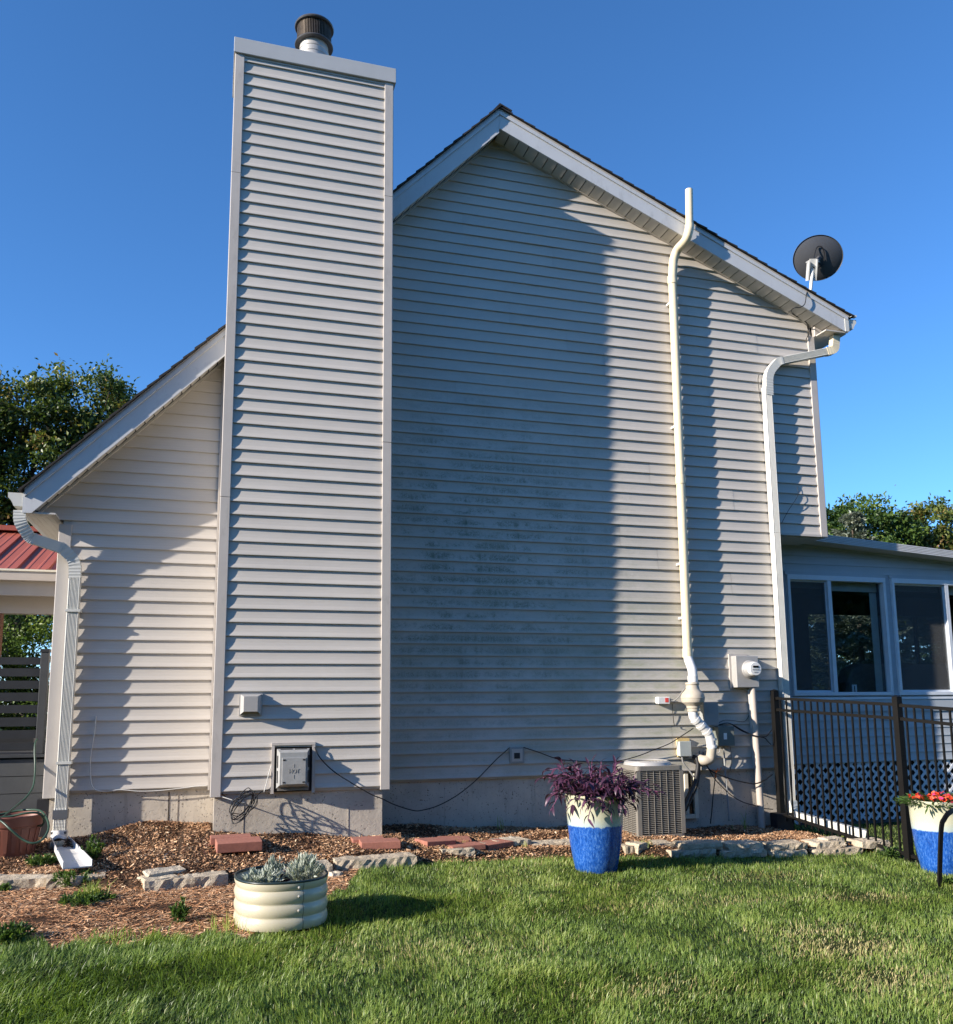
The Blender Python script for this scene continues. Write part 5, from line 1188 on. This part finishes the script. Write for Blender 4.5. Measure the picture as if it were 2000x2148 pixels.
# lawn
def visible(x, y, m=.5):
    dx = x; dy = y - CAM.y; dep = dx * CF.x + dy * CF.y; lat = dx * CR.x + dy * CR.y
    return (dep > 2.2) & (lat > -1002 / FPX * dep - m) & (lat < 1000 / FPX * dep + m)
def lawn_points(dens, x0, x1, y0, y1):
    n_ = int(dens * (x1 - x0) * (y1 - y0)); x = rng.uniform(x0, x1, n_); y = rng.uniform(y0, y1, n_)
    k = visible(x, y); x, y = x[k], y[k]
    dist = np.hypot(x, y - CAM.y); k = rng.random(len(x)) < np.clip(4.2 / dist, .3, 1) ** 1.15; x, y = x[k], y[k]
    k = ~mulch_mask(x, y) & ~((y > np.interp(x, SX, SY) - .07) & (x < 6.45)); k &= ~((np.hypot(x - 3.20, y + 1.86) < .175) | (np.hypot(x - 6.32, y + 2.42) < .175))
    k &= ~((((x - oc.x) / .28) ** 2 + ((y - oc.y) / .31) ** 2) < 1)
    # bare scuffed patches
    return x[k], y[k]
x, y = lawn_points(11500, -2.4, 9.5, -7.2, -1.15)
x2, y2 = lawn_points(3500, 6.3, 11, -1.6, .5)
x, y = np.concatenate([x, x2]), np.concatenate([y, y2])
brown = np.zeros_like(x)
for (u, v, rx, ry, k_) in ((1770, 1990, .34, .22, 1.15), (1815, 1885, .34, .13, .9), (1600, 1850, .5, .16, .55), (1560, 1900, .35, .12, .5), (1330, 1925, .5, .16, .35), (1700, 1960, .35, .12, .7), (1850, 2060, .3, .2, .7), (1380, 2100, .4, .2, .3), (900, 2020, .5, .3, .2)):
    q = gpos(u, v, -.74); brown = np.maximum(brown, k_ * np.exp(-((x - q.x) / rx) ** 2 - ((y - q.y) / ry) ** 2))
dark = np.zeros_like(x)
for (u, v, rx, ry) in ((1712, 1862, .10, .05), (1150, 1890, .13, .04), (1000, 1920, .1, .04)):
    q = gpos(u, v, -.72); dark = np.maximum(dark, np.exp(-((x - q.x) / rx) ** 2 - ((y - q.y) / ry) ** 2))
k = rng.random(len(x)) > brown * .45; x, y, brown, dark = x[k], y[k], brown[k], dark[k]
cl = vnoise(x, y, 6.5, 3); cl2 = vnoise(x, y, 23, 4); big = vnoise(x, y, 1.3, 5)
left = np.clip((.9 - x) / 1.6, 0, 1) * np.clip((-2.6 - y) / .7, 0, 1)
hgt = (.026 + .021 * cl + .012 * cl2 + .028 * left) * rng.uniform(.55, 1.25, len(x)) * (1 - .35 * brown) * (1 - .6 * dark)
edge = np.exp(-np.abs(y - (np.interp(x, SX, SY) - .1)) / .10) * (x < 6.4); hgt = hgt * (1 + .3 * edge)
az = .35 + 1.5 * (vnoise(x, y, 2.4, 8) - .5) * 3 + rng.normal(0, .9, len(x))
lean = np.abs(rng.normal(.62, .40, len(x))) + .25 * left + .2 * (cl2 < .35)
tint = np.clip(.16 + .34 * cl * .8 + .14 * cl2 + .17 * big + rng.normal(.05, .11, len(x)) + np.where(rng.random(len(x)) < .035 + .05 * big, .38, 0), 0, .8)
tint = np.where(rng.random(len(x)) < brown * .9 + .015 + .05 * (big > .62), rng.uniform(.82, 1, len(x)), tint); tint = np.where(dark > .3, tint * .35, tint)
tint = np.clip(tint - .10 * left, 0, 1)
wd = rng.uniform(.0022, .0056, len(x)) * (1 + .25 * left)
P = np.stack([x, y, ground_z(x, y) - .004], -1)
V, F, T = blades(P, hgt, wd, az, lean, tint, .55, rng.uniform(-.9, .9, len(x)))
npmesh('grass', V, F, 'grass', T, kind='stuff')

# mulch chips over the bed, long shreds on the low strip
def flakes(x, y, L_, Wd, tilt, tint, lift, az=None):
    n_ = len(x); az = rng.uniform(0, 2 * PI, n_) if az is None else az; tl = rng.normal(0, tilt, n_); ro = rng.normal(0, tilt * 1.4, n_)
    D = np.stack([np.cos(az) * np.cos(tl), np.sin(az) * np.cos(tl), np.sin(tl)], -1); Sd = np.stack([-np.sin(az), np.cos(az), np.zeros(n_)], -1); U = np.cross(D, Sd)
    Sd = Sd * np.cos(ro)[:, None] + U * np.sin(ro)[:, None]; U = np.cross(D, Sd)
    P = np.stack([x, y, ground_z(x, y) + lift], -1); a = D * (L_ / 2)[:, None]; b = Sd * (Wd / 2)[:, None]; c_ = U * (Wd * .18)[:, None]
    t1 = rng.uniform(.5, 1, n_)[:, None]; t2 = rng.uniform(.3, 1, n_)[:, None]
    V = np.stack([P - a - b * t1, P + a * t2 - b, P + a + b * t2, P - a * t1 + b, P + c_ + a * .1], 1).reshape(-1, 3); q = np.arange(n_)[:, None] * 5
    return V, [q + np.array([[i, (i + 1) % 4, 4]]) for i in range(4)], np.repeat(tint, 5)
n_ = 92000; x = rng.uniform(-3.0, 6.6, n_); s_ = np.interp(x, SX, SY); y = s_ - .06 + rng.random(n_) * (0.10 - s_)
k = visible(x, y, .4) & (x < 6.40) & ~((y > -.62) & (x > .03) & (x < 1.6)) & (y < .03); x, y = x[k], y[k]; n_ = len(x)
fine = rng.random(n_) < .6
damp = vnoise(x, y, 4.2, 12); tint = np.clip(rng.beta(2.0, 2.3, n_) * .95 - .25 * (damp < .33) + .05, 0, 1); tint = np.where(rng.random(n_) < .05, rng.uniform(.85, 1, n_), tint)
A1 = flakes(x, y, np.where(fine, rng.uniform(.008, .022, n_), rng.uniform(.015, .045, n_)), np.where(fine, rng.uniform(.003, .007, n_), rng.uniform(.006, .014, n_)), .38, tint, rng.uniform(0, .014, n_))
n_ = 60000; x = rng.uniform(-2.8, 1.35, n_); y = rng.uniform(-3.5, -1.1, n_); k = mulch_mask(x, y) & (y < np.interp(x, SX, SY)) & visible(x, y, .4); x, y = x[k], y[k]; n_ = len(x)
tint = np.clip(rng.beta(2.6, 1.8, n_), 0, 1); hole = np.zeros(n_)
for (u, v) in ((78, 1935), (292, 1913), (345, 1908)): q = gpos(u, v, -.62); hole = np.maximum(hole, np.exp(-((x - q.x) / .11) ** 2 - ((y - q.y) / .085) ** 2))
tint = tint * (1 - .9 * hole); k = rng.random(n_) > hole * .9; x, y, tint = x[k], y[k], tint[k]; n_ = len(x)
A2 = flakes(x, y, rng.uniform(.012, .055, n_), rng.uniform(.0025, .006, n_), .22, tint, rng.uniform(0, .02, n_), rng.normal(0, .75, n_) + PI * (rng.random(n_) < .5))
npmesh('wood_mulch', *A1[:2], 'mulch_chip', A1[2], kind='stuff'); npmesh('shredded_mulch', *A2[:2], 'mulch_shred', A2[2], kind='stuff')

# trees
def limb_mesh(m, a, b, r0, r1, wob, q, n_=7):
    a, b = Vector(a), Vector(b); pts = [a.lerp(b, t) + Vector((q.uniform(-1, 1), q.uniform(-1, 1), 0)) * wob * math.sin(t * PI) for t in [i / 5 for i in range(6)]]
    m.tube(pts, 1.0, n_, scales=[r0 + (r1 - r0) * i / 5 for i in range(6)]); return pts
def tree(name, base, blobs, nleaf, ls, mat, label, seed, group=None, trunk_r=.16, clump=.24):
    q = random.Random(seed); t = thing(name, tuple(base), label, 'tree', group); m = MB(); base = Vector(base)
    c0 = Vector(np.mean([b[0] for b in blobs], axis=0)); fork = base.lerp(Vector((c0.x, c0.y, min(b[0][2] - b[1] for b in blobs))), 1.0)
    m.tube([base - Vector((0, 0, .3)), base + (fork - base) * .5 + Vector((.08, 0, 0)), fork], trunk_r, 10, scales=[1.25, 1, .8])
    for c_, r_ in blobs:
        pts = limb_mesh(m, fork, Vector(c_), trunk_r * .5, .03, .25, q)
        for j in range(5):
            d = Vector((q.gauss(0, 1), q.gauss(0, 1), q.gauss(.3, .8))).normalized(); limb_mesh(m, pts[3].lerp(pts[5], q.random()), Vector(c_) + d * r_ * .85, .025, .006, .1, q, 5)
    m.build('trunk', 'bark', t, smooth=True)
    tot = sum(b[1] ** 2 for b in blobs); parts = []
    for c_, r_ in blobs:
        nn = int(nleaf * r_ ** 2 / tot); nc = max(8, int(r_ ** 2 * 55 * (.24 / clump) ** 2)); d = rdir(nc); cc_ = np.array(c_) + d * (r_ * rng.uniform(.45, 1.08, nc) ** .7)[:, None] * np.array([1, 1, .92])
        ct = rng.normal(.45, .22, nc); cs = clump * rng.uniform(.55, 1.3, nc); i = rng.integers(0, nc, nn)
        off = rng.normal(0, 1, (nn, 3)) * cs[i][:, None] * np.array([.62, .62, .5]); P = cc_[i] + off
        out = unit(P - np.array(c_)); D = unit(out * .6 + rdir(nn) * .9 + np.array([0, 0, -.15])); Nn = unit(rdir(nn) * .8 + np.array([0, 0, .8]))
        parts.append(leaves(P, D, Nn, ls * rng.uniform(.6, 1.3, nn), ls * .55 * rng.uniform(.6, 1.2, nn), np.clip(ct[i] + rng.normal(0, .14, nn), 0, 1)))
    V, F, T = merge(parts); npmesh('crown', V, F, mat, T, parent=t); return t
tree('maple_tree', (-3.4, 10.6, -.6), [((-2.75, 10.3, 6.85), 1.15), ((-3.7, 10.2, 6.6), .95), ((-4.7, 10.0, 6.35), 1.0), ((-6.0, 10.1, 6.3), 1.3), ((-2.0, 10.6, 6.55), 1.05), ((-3.3, 10.5, 5.5), 1.5), ((-5.2, 10.2, 5.0), 1.6), ((-2.1, 11.0, 5.2), 1.4), ((-4.2, 10.6, 3.9), 1.5), ((-6.3, 10.4, 3.6), 1.6), ((-2.4, 11, 3.6), 1.5)], 100000, .105, 'tree_leaf', 'large dark green tree rising behind the left roof slope', 1, trunk_r=.22)
tree('leafy_shrub', (-4.4, 7.0, -.55), [((-2.3, 7.0, 1.4), .95), ((-3.6, 7.1, 1.6), 1.0), ((-5.0, 7.0, 1.5), 1.1), ((-2.6, 7.2, .4), .9), ((-4.2, 7.0, .4), 1.1), ((-5.6, 7.0, .4), 1.0), ((-1.6, 7.3, .9), .9)], 75000, .070, 'tree_leaf_bright', 'dense green shrub seen beneath the pavilion beam behind the railing', 2, trunk_r=.07, clump=.16)
tree('deciduous_tree', (19.6, 14.2, -.8), [((20.0, 14, 6.25), 1.1), ((18.7, 14, 5.9), 1.1), ((17.9, 14.2, 5.2), 1.2), ((21.0, 14, 5.9), .95), ((19.5, 14, 4.6), 1.7), ((18.0, 14.4, 3.6), 1.6), ((21.0, 14.4, 4.0), 1.6)], 46000, .15, 'tree_leaf_bright', 'broad green tree whose top shows above the sunroom roof beside the pale spruce', 3, trunk_r=.2, clump=.26)
tree('deciduous_tree', (22.9, 14.0, -.8), [((22.6, 14, 6.25), 1.15), ((23.3, 14, 5.4), 1.05), ((22.2, 14, 5.0), 1.2), ((22.9, 14.2, 4.0), 1.5)], 36000, .15, 'tree_leaf', 'dark green tree at the far right with sky showing beside it', 4, trunk_r=.2, clump=.26)
def spruce(base, hgt, rad, mat, label, seed, n_=34000):
    q = np.random.default_rng(seed); t = thing('spruce_tree', tuple(base), label, 'tree', 'spruces behind the sunroom')
    MB().tube([Vector(base) - Vector((0, 0, .3)), Vector(base) + Vector((0, 0, hgt))], .11, 8, scales=[1, .12]).build('trunk', 'bark', t, smooth=True)
    nb_ = 190; tz = q.uniform(.04, 1, nb_) ** .8; azb = q.uniform(0, 2 * PI, nb_); rb = rad * (1 - tz) ** .75 * q.uniform(.75, 1.12, nb_) + .10
    i = q.integers(0, nb_, n_); s_ = q.random(n_) ** .55; d = np.stack([np.cos(azb), np.sin(azb), np.zeros(nb_)], -1)[i]
    z = base[2] + tz[i] * hgt - .28 * np.sin(s_ * 2.2) * rb[i] * (1 - tz[i]) + .12 * s_ ** 2 * rb[i]
    side = np.stack([-d[:, 1], d[:, 0], np.zeros(n_)], -1); w = (1.05 - s_) * .34 * rb[i] * q.normal(0, 1, n_) * .7
    P = np.array([base[0], base[1], 0]) + d * (rb[i] * s_)[:, None] + side * w[:, None]; P[:, 2] = z - np.abs(w) * .25 - .05 * q.random(n_)
    D = unit(d * .8 + side * np.sign(w)[:, None] * .8 + q.normal(0, .35, (n_, 3)) + np.array([0, 0, .05])); ct = q.normal(.42, .16, nb_)
    V, F, T = leaves(P, D, unit(q.normal(0, .5, (n_, 3)) + np.array([0, 0, 1])), q.uniform(.07, .17, n_), q.uniform(.03, .06, n_), np.clip(ct[i] + .25 * (s_ - .6) + q.normal(0, .12, n_), 0, 1), .3)
    npmesh('crown', V, F, mat, T, parent=t)
spruce((15.5, 9.3, -.8), 6.35, 2.0, 'spruce_pale', 'pale blue grey spruce poking above the sunroom roof', 1, 40000)
spruce((17.6, 13.2, -.8), 6.0, 2.4, 'spruce_needle', 'blue green spruce seen through the first sunroom window', 2)
spruce((18.7, 9.7, -.8), 5.2, 2.1, 'spruce_needle', 'blue green spruce seen through the second sunroom window', 3)
spruce((14.2, 13.6, -.8), 5.2, 2.2, 'spruce_needle', 'spruce at the left edge of the view through the sunroom', 4, 24000)
spruce((22.8, 10.4, -.8), 5.4, 2.1, 'spruce_needle', 'spruce at the right of the view through the sunroom', 5, 24000)

tree('hedge', (25, 17.5, -.8), [((19.5, 17, 1.0), 1.6), ((22.0, 17.4, 1.2), 1.7), ((24.6, 17.2, 1.1), 1.7), ((27.2, 17.6, 1.3), 1.7), ((29.8, 17.6, 1.2), 1.7), ((32.4, 17.8, 1.2), 1.7)], 30000, .2, 'tree_leaf_bright', 'low green hedge glimpsed under the spruces through the sunroom glass', 9, trunk_r=.06, clump=.3)

# tree row added behind the viewer to block low sky light, mirrored in the glass
g = np.random.default_rng(77); n_ = 60000; x = g.uniform(-45, 75, n_); top = 10.5 + 2.2 * np.sin(x * .31) + 1.3 * np.sin(x * .83 + 1) ; z = -1 + (top + 1) * g.random(n_) ** .8
V, F, T = leaves(np.stack([x, -34 - 6 * g.random(n_) - 2 * np.sin(x * .5), z], -1), rdir(n_), rdir(n_), g.uniform(.6, 1.3, n_), g.uniform(.6, 1.1, n_), g.uniform(.1, .7, n_)); npmesh('unseen_tree_line', V, F, 'tree_leaf', T, kind='stuff')

# purple trailing plant
def leaf_mesh(L_, w, bend, mat='purple_leaf', fold=.22, tint=.5, name='leaf', seg=6):
    vs, fs, tt = [], [], []
    for i in range(seg + 1):
        t = i / seg; hw = w * math.sin(min(t * 1.25 + .10, 1) * PI * .5) * (1 - t ** 2.2) + .0004; x = L_ * t * math.cos(bend * t * .5); z = -L_ * t * math.sin(bend * t * .6)
        vs += [(x, -hw, z + hw * fold * 2), (x, 0, z), (x, hw, z + hw * fold * 2)]; tt += [tint + .1, tint - .05, tint + .1]
    for i in range(seg):
        for j in (0, 1): k = 3 * i + j; fs.append((k, k + 3, k + 4, k + 1))
    me = MB().add(vs, fs).mesh(name, mat, smooth=True); a = me.attributes.new('tint', 'FLOAT', 'POINT'); a.data.foreach_set('value', np.clip(tt, 0, 1).astype(np.float32)); return me
q = random.Random(21)
pp = thing('purple_plant', (3.20, -1.86, zp + .60), 'bushy purple trailing plant spilling from the tall blue planter', 'plant')
LM = [leaf_mesh(q.uniform(.08, .125), q.uniform(.017, .025), q.uniform(.2, 1.2), tint=q.uniform(.15, .8)) for _ in range(14)]
inv = Matrix.Translation(-wloc(pp)); nleaf_ = 0; extra = []
for s_ in range(120):
    a = q.uniform(0, 2 * PI); R0 = q.uniform(.0, .20); st = Vector((3.20 + R0 * math.cos(a), -1.86 + R0 * math.sin(a), zp + .60))
    outx = math.cos(a + q.gauss(0, .4)); outy = math.sin(a + q.gauss(0, .4)); Ls = q.uniform(.14, .40) * (1.15 if outx > 0 else 1.0); up = q.uniform(.15, 1.0) if Ls < .42 else q.uniform(.1, .55)
    if math.sin(a) < -.3 and q.random() < .35: up *= .3
    mid = st + Vector((outx * Ls * .5, outy * Ls * .42, up * Ls * .72)); end = st + Vector((outx * Ls * .95, outy * Ls * .75, up * Ls * .78 - q.uniform(0, .20) * (1.1 - up)))
    if q.random() < .28: end = mid + Vector((outx * .05, outy * .05, q.uniform(.06, .14)))
    pts = spline([st, mid, end], 5); MB().tube(pts, .0038, 5).build('stem', 'stem_purple', pp)
    nl_ = int(Ls / .055) + 2
    for j in range(nl_):
        f = .22 + .78 * j / (nl_ - 1); i = min(int(f * (len(pts) - 1)), len(pts) - 2); p_ = pts[i].lerp(pts[i + 1], f * (len(pts) - 1) - i); d = (pts[i + 1] - pts[i]).normalized()
        sd = d.cross(Vector((0, 0, 1))); sd = sd.normalized() if sd.length > .01 else Vector((1, 0, 0))
        dd = (d * (.75 if j < nl_ - 1 else 1.6) + sd * (.75 if j % 2 else -.75) + Vector((q.gauss(0, .3), q.gauss(0, .3), q.gauss(.22, .35)))).normalized()
        yv = dd.cross(Vector((q.gauss(0, .25), q.gauss(0, .25), 1))).normalized(); zv = dd.cross(yv)
        if zv.z < 0: yv, zv = -yv, -zv
        sc = q.uniform(.75, 1.2) * (.75 if j == nl_ - 1 else 1); M = Matrix(((dd.x * sc, yv.x * sc, zv.x * sc, p_.x), (dd.y * sc, yv.y * sc, zv.y * sc, p_.y), (dd.z * sc, yv.z * sc, zv.z * sc, p_.z), (0, 0, 0, 1)))
        if nleaf_ < 298:
            o = bpy.data.objects.new('leaf', q.choice(LM)); COL.objects.link(o); o.parent = pp; o.matrix_parent_inverse = inv; o.matrix_basis = M; nleaf_ += 1
        else: extra.append((M, q.choice(LM)))
bmx = bmesh.new(); 
if extra:
    vs, fs, tt = [], [], []
    for M, me in extra:
        b = len(vs); vs += [tuple(M @ v.co) for v in me.vertices]; fs += [tuple(b + i for i in p.vertices) for p in me.polygons]; tt += [d.value for d in me.attributes['tint'].data]
    me = MB().add(vs, fs).mesh('leaves', 'purple_leaf', smooth=True); a = me.attributes.new('tint', 'FLOAT', 'POINT'); a.data.foreach_set('value', np.array(tt, np.float32)); link('leaves', me, pp, kind='stuff')

def tuft(name, c, rad, hgt, n_, mat, label, cat, L_=.05, w=.012, lean=.9, seed=1, tint=(.5, .18), group=None):
    """bushy little plant: stems radiating from the base with leaves all along them"""
    q = np.random.default_rng(seed); ns = max(6, n_ // 16); a = q.uniform(0, 2 * PI, ns); r = q.random(ns) ** .5; h = hgt * (1 - .45 * r ** 2) * q.uniform(.7, 1.1, ns)
    tip = np.stack([c[0] + np.cos(a) * r * rad, c[1] + np.sin(a) * r * rad, c[2] + h], -1); bs = np.stack([c[0] + np.cos(a) * r * rad * .35, c[1] + np.sin(a) * r * rad * .35, np.full(ns, c[2])], -1)
    i = q.integers(0, ns, n_); t = q.random(n_) ** .6; P = bs[i] + (tip - bs)[i] * t[:, None]; ax = unit(tip - bs)[i]; D = unit(ax * (.3 + t[:, None]) + q.normal(0, .55, (n_, 3)) * lean); ct = q.normal(tint[0], tint[1], ns)
    A = leaves(P, D, unit(q.normal(0, .5, (n_, 3)) + np.array([0, 0, .8])), L_ * q.uniform(.6, 1.25, n_), w * q.uniform(.7, 1.3, n_), np.clip(ct[i] + .15 * (t - .5) + q.normal(0, .1, n_), 0, 1), .25)
    S_ = blades(bs, np.linalg.norm(tip - bs, axis=1), np.full(ns, .004), a, np.arctan2(np.hypot(*(tip - bs)[:, :2].T), (tip - bs)[:, 2]), np.full(ns, .4), 0.0)
    V, F, T = merge([A, S_]); o = npmesh(name, V, F, mat, T); return solo(o, label, cat, group)
so_ = ozb + .20
tuft('silver_plant', (.355, -3.00, so_), .13, .125, 1300, 'silver_leaf', 'low silvery leaved plant in the left half of the corrugated planter', 'plant', .045, .010, .7, 5)
tuft('silver_plant', (.44, -2.86, so_), .06, .18, 380, 'silver_leaf', 'narrow grey green plant standing tall in the middle of the corrugated planter', 'plant', .05, .009, .5, 6, (.3, .1))
tuft('silver_plant', (.625, -2.98, so_), .125, .185, 1700, 'silver_leaf', 'tall silvery leaved plant in the right half of the corrugated planter', 'plant', .05, .010, .6, 7, (.6, .15))
tuft('small_purple_plant', (.50, -2.98, so_), .05, .11, 240, 'purple_leaf', 'small purple leaved plant between the two silvery plants', 'plant', .03, .012, .9, 8, (.75, .15))
w_ = [((155, 1812), .17, .10, 900, 'weed with lance leaves growing in front of the splash trough mouth'), ((195, 1800), .09, .19, 420, 'taller weed right of the splash trough'), ((90, 1812), .15, .07, 700, 'sprawling green weed left of the splash trough'), ((40, 1822), .12, .06, 420, 'low weed at the far left above the edging stones'),
      ((10, 1850), .07, .06, 200, 'weed leaves at the left picture edge'), ((180, 1893), .20, .055, 900, 'dark ground weed beneath the edging stones'), ((20, 1975), .13, .10, 800, 'dark weed patch at the left edge of the lawn'),
      ((378, 1935), .06, .15, 320, 'upright weed standing in the straw coloured mulch'), ((715, 1750), .03, .045, 60, 'tiny seedling between the brick pairs'), ((1865, 1800), .10, .10, 420, 'weed at the right end of the stone wall'), ((1985, 1855), .07, .05, 200, 'dark clover patch beneath the right planter')]
for i, ((u, v), r_, h_, n_, lb) in enumerate(w_):
    z = -.6
    for _ in range(8): p_ = gpos(u, v, z); z = gz(p_.x, p_.y)
    tuft('weed', (p_.x, p_.y, z - .005), r_, h_, n_, 'weed_leaf', lb, 'weed', .035, .014, 1.0, 40 + i, (.45, .18))
def clump(u, v, n_, h, spread, label, seed, tint=.75, w=.006, name='grass_clump', lean=.5):
    q = np.random.default_rng(seed); z = -.6
    for _ in range(8): p_ = gpos(u, v, z); z = gz(p_.x, p_.y)
    P = np.stack([p_.x + q.normal(0, spread, n_), p_.y + q.normal(0, spread * .7, n_), np.full(n_, z - .004)], -1)
    V, F, T = blades(P, h * q.uniform(.5, 1.15, n_), w * q.uniform(.7, 1.2, n_), q.uniform(0, 2 * PI, n_), np.abs(q.normal(lean, .3, n_)), np.clip(q.normal(tint, .06, n_), 0, .84), .9, q.uniform(-.5, .5, n_)); solo(npmesh(name, V, F, 'grass', T), label, 'grass clump')
clump(192, 1888, 150, .16, .045, 'bright yellow green grass clump growing through the edging stones', 1, .76, .008, lean=.6)
clump(160, 1822, 30, .09, .02, 'short grass tuft at the mouth of the splash trough', 2)
clump(1053, 1742, 9, .20, .02, 'thin tall grass blades sprouting behind the flat red pavers', 3, .6)
clump(968, 1772, 22, .10, .03, 'dry grass wisps growing over the flat pavers', 4, .8, .004)
clump(842, 1798, 34, .09, .03, 'grass tuft below the right front brick', 5, .7)
clump(1100, 1778, 14, .08, .02, 'grass wisp before the pointed cream rock', 6, .78)
clump(1565, 1740, 9, .26, .02, 'tallest arching grass blades at the foot of the conduit', 7, .68, .008, lean=.55)
clump(1540, 1742, 5, .13, .015, 'short grass blades left of the tall arching ones', 8, .6)
clump(1672, 1742, 14, .17, .02, 'grass sprouting beside the ribbed downspout extension', 10, .72, .008, lean=.5)
clump(1737, 1748, 12, .13, .03, 'grass blades between the fence pickets near the first post', 11, .7)
clump(1772, 1758, 22, .13, .018, 'grass clump left of the round tan stone by the fence', 12, .76, .008)
clump(1350, 1775, 60, .09, .05, 'dry mixed grass at the front corner of the air conditioner', 13, .78, .004)
clump(1515, 1772, 18, .10, .03, 'sparse grass in front of the foundation between conditioner and conduit', 14, .7)
clump(500, 1952, 90, .14, .10, 'tall seeding grass in front of the corrugated planter', 15, .74, .005, lean=.35)
clump(625, 1945, 150, .15, .05, 'lush green yellow grass against the right front of the corrugated planter', 16, .66, .007, lean=.4)
clump(245, 1975, 120, .10, .10, 'grass tufts creeping over the straw mulch edge', 17, .6)

# red flowers in the right planter
rf = thing('flowering_plant', (6.32, -2.42, zq + .6), 'red and orange flowers crowding the right glazed planter', 'flowers')
q = random.Random(9); n_ = 520; g = np.random.default_rng(4)
a = g.uniform(0, 2 * PI, n_); r = g.random(n_) ** .5 * .30; P = np.stack([6.32 + np.cos(a) * r, -2.42 + np.sin(a) * r, zq + .59 + (.11 - r * .25) * g.uniform(.2, 1.1, n_)], -1)
V, F, T = leaves(P, np.stack([np.cos(a), np.sin(a), g.normal(.1, .35, n_)], -1), unit(g.normal(0, .3, (n_, 3)) + np.array([0, 0, 1])), g.uniform(.06, .11, n_), g.uniform(.018, .03, n_), np.clip(g.normal(.4, .15, n_), 0, 1)); npmesh('leaves', V, F, 'weed_leaf', T, parent=rf, kind='stuff')
def flower_mesh(mat, seed):
    g = np.random.default_rng(seed); a = np.arange(5) * 2 * PI / 5 + g.uniform(0, .3, 5); D = np.stack([np.cos(a), np.sin(a), np.full(5, .18)], -1)
    V, F, T = leaves(np.zeros((5, 3)), D, np.tile([0, 0, 1.0], (5, 1)), g.uniform(.020, .027, 5), g.uniform(.024, .030, 5), g.uniform(.2, .9, 5), -.12); o = npmesh('flower', V, F, mat, T); me = o.data; bpy.data.objects.remove(o); return me
FM = [flower_mesh('red_flower', 1), flower_mesh('red_flower', 2), flower_mesh('red_flower', 4), flower_mesh('red_flower', 5), flower_mesh('pink_flower', 3)]
for i in range(80):
    a = q.uniform(0, 2 * PI); r = q.random() ** .5 * .25; o = bpy.data.objects.new('flower', q.choice(FM)); COL.objects.link(o); o.parent = rf; o.matrix_parent_inverse = Matrix.Translation(-wloc(rf))
    o.location = (6.32 + r * math.cos(a), -2.42 + r * math.sin(a), zq + .70 - r * .22 + q.uniform(-.02, .03)); o.rotation_euler = (q.gauss(.6, .4), q.gauss(0, .4), q.uniform(0, 6.28)); k_ = q.uniform(.8, 1.15); o.scale = (k_, k_, k_)
fm2 = FM[-1]
for i in range(16):
    o = bpy.data.objects.new('flower', fm2); COL.objects.link(o); o.parent = fl_; o.matrix_parent_inverse = Matrix.Translation(-wloc(fl_)); o.location = (-2.3 + i * .035, 1.2 + .03 * math.sin(i * 3), dz + .17 + .02 * math.sin(i * 5)); o.rotation_euler = (.8, 0, i)
for nm, lb, ct in (('ground', 'gently sloping lawn ground with a raised mulch bed along the house', 'ground'), ('grass', 'sunlit green lawn with a few dry brown patches in the foreground', 'grass'),
                   ('wood_mulch', 'brown wood chip mulch in the bed between the house and the stones', 'mulch'), ('shredded_mulch', 'orange tan shredded mulch below the edging stones at the lower left', 'mulch'), ('unseen_tree_line', 'dark row of trees added out of view to block low sky light, mirrored in the sunroom glass', 'trees')):
    solo(bpy.data.objects[nm], lb, ct)
for o in bpy.data.objects:
    if '_w' in o: del o['_w']
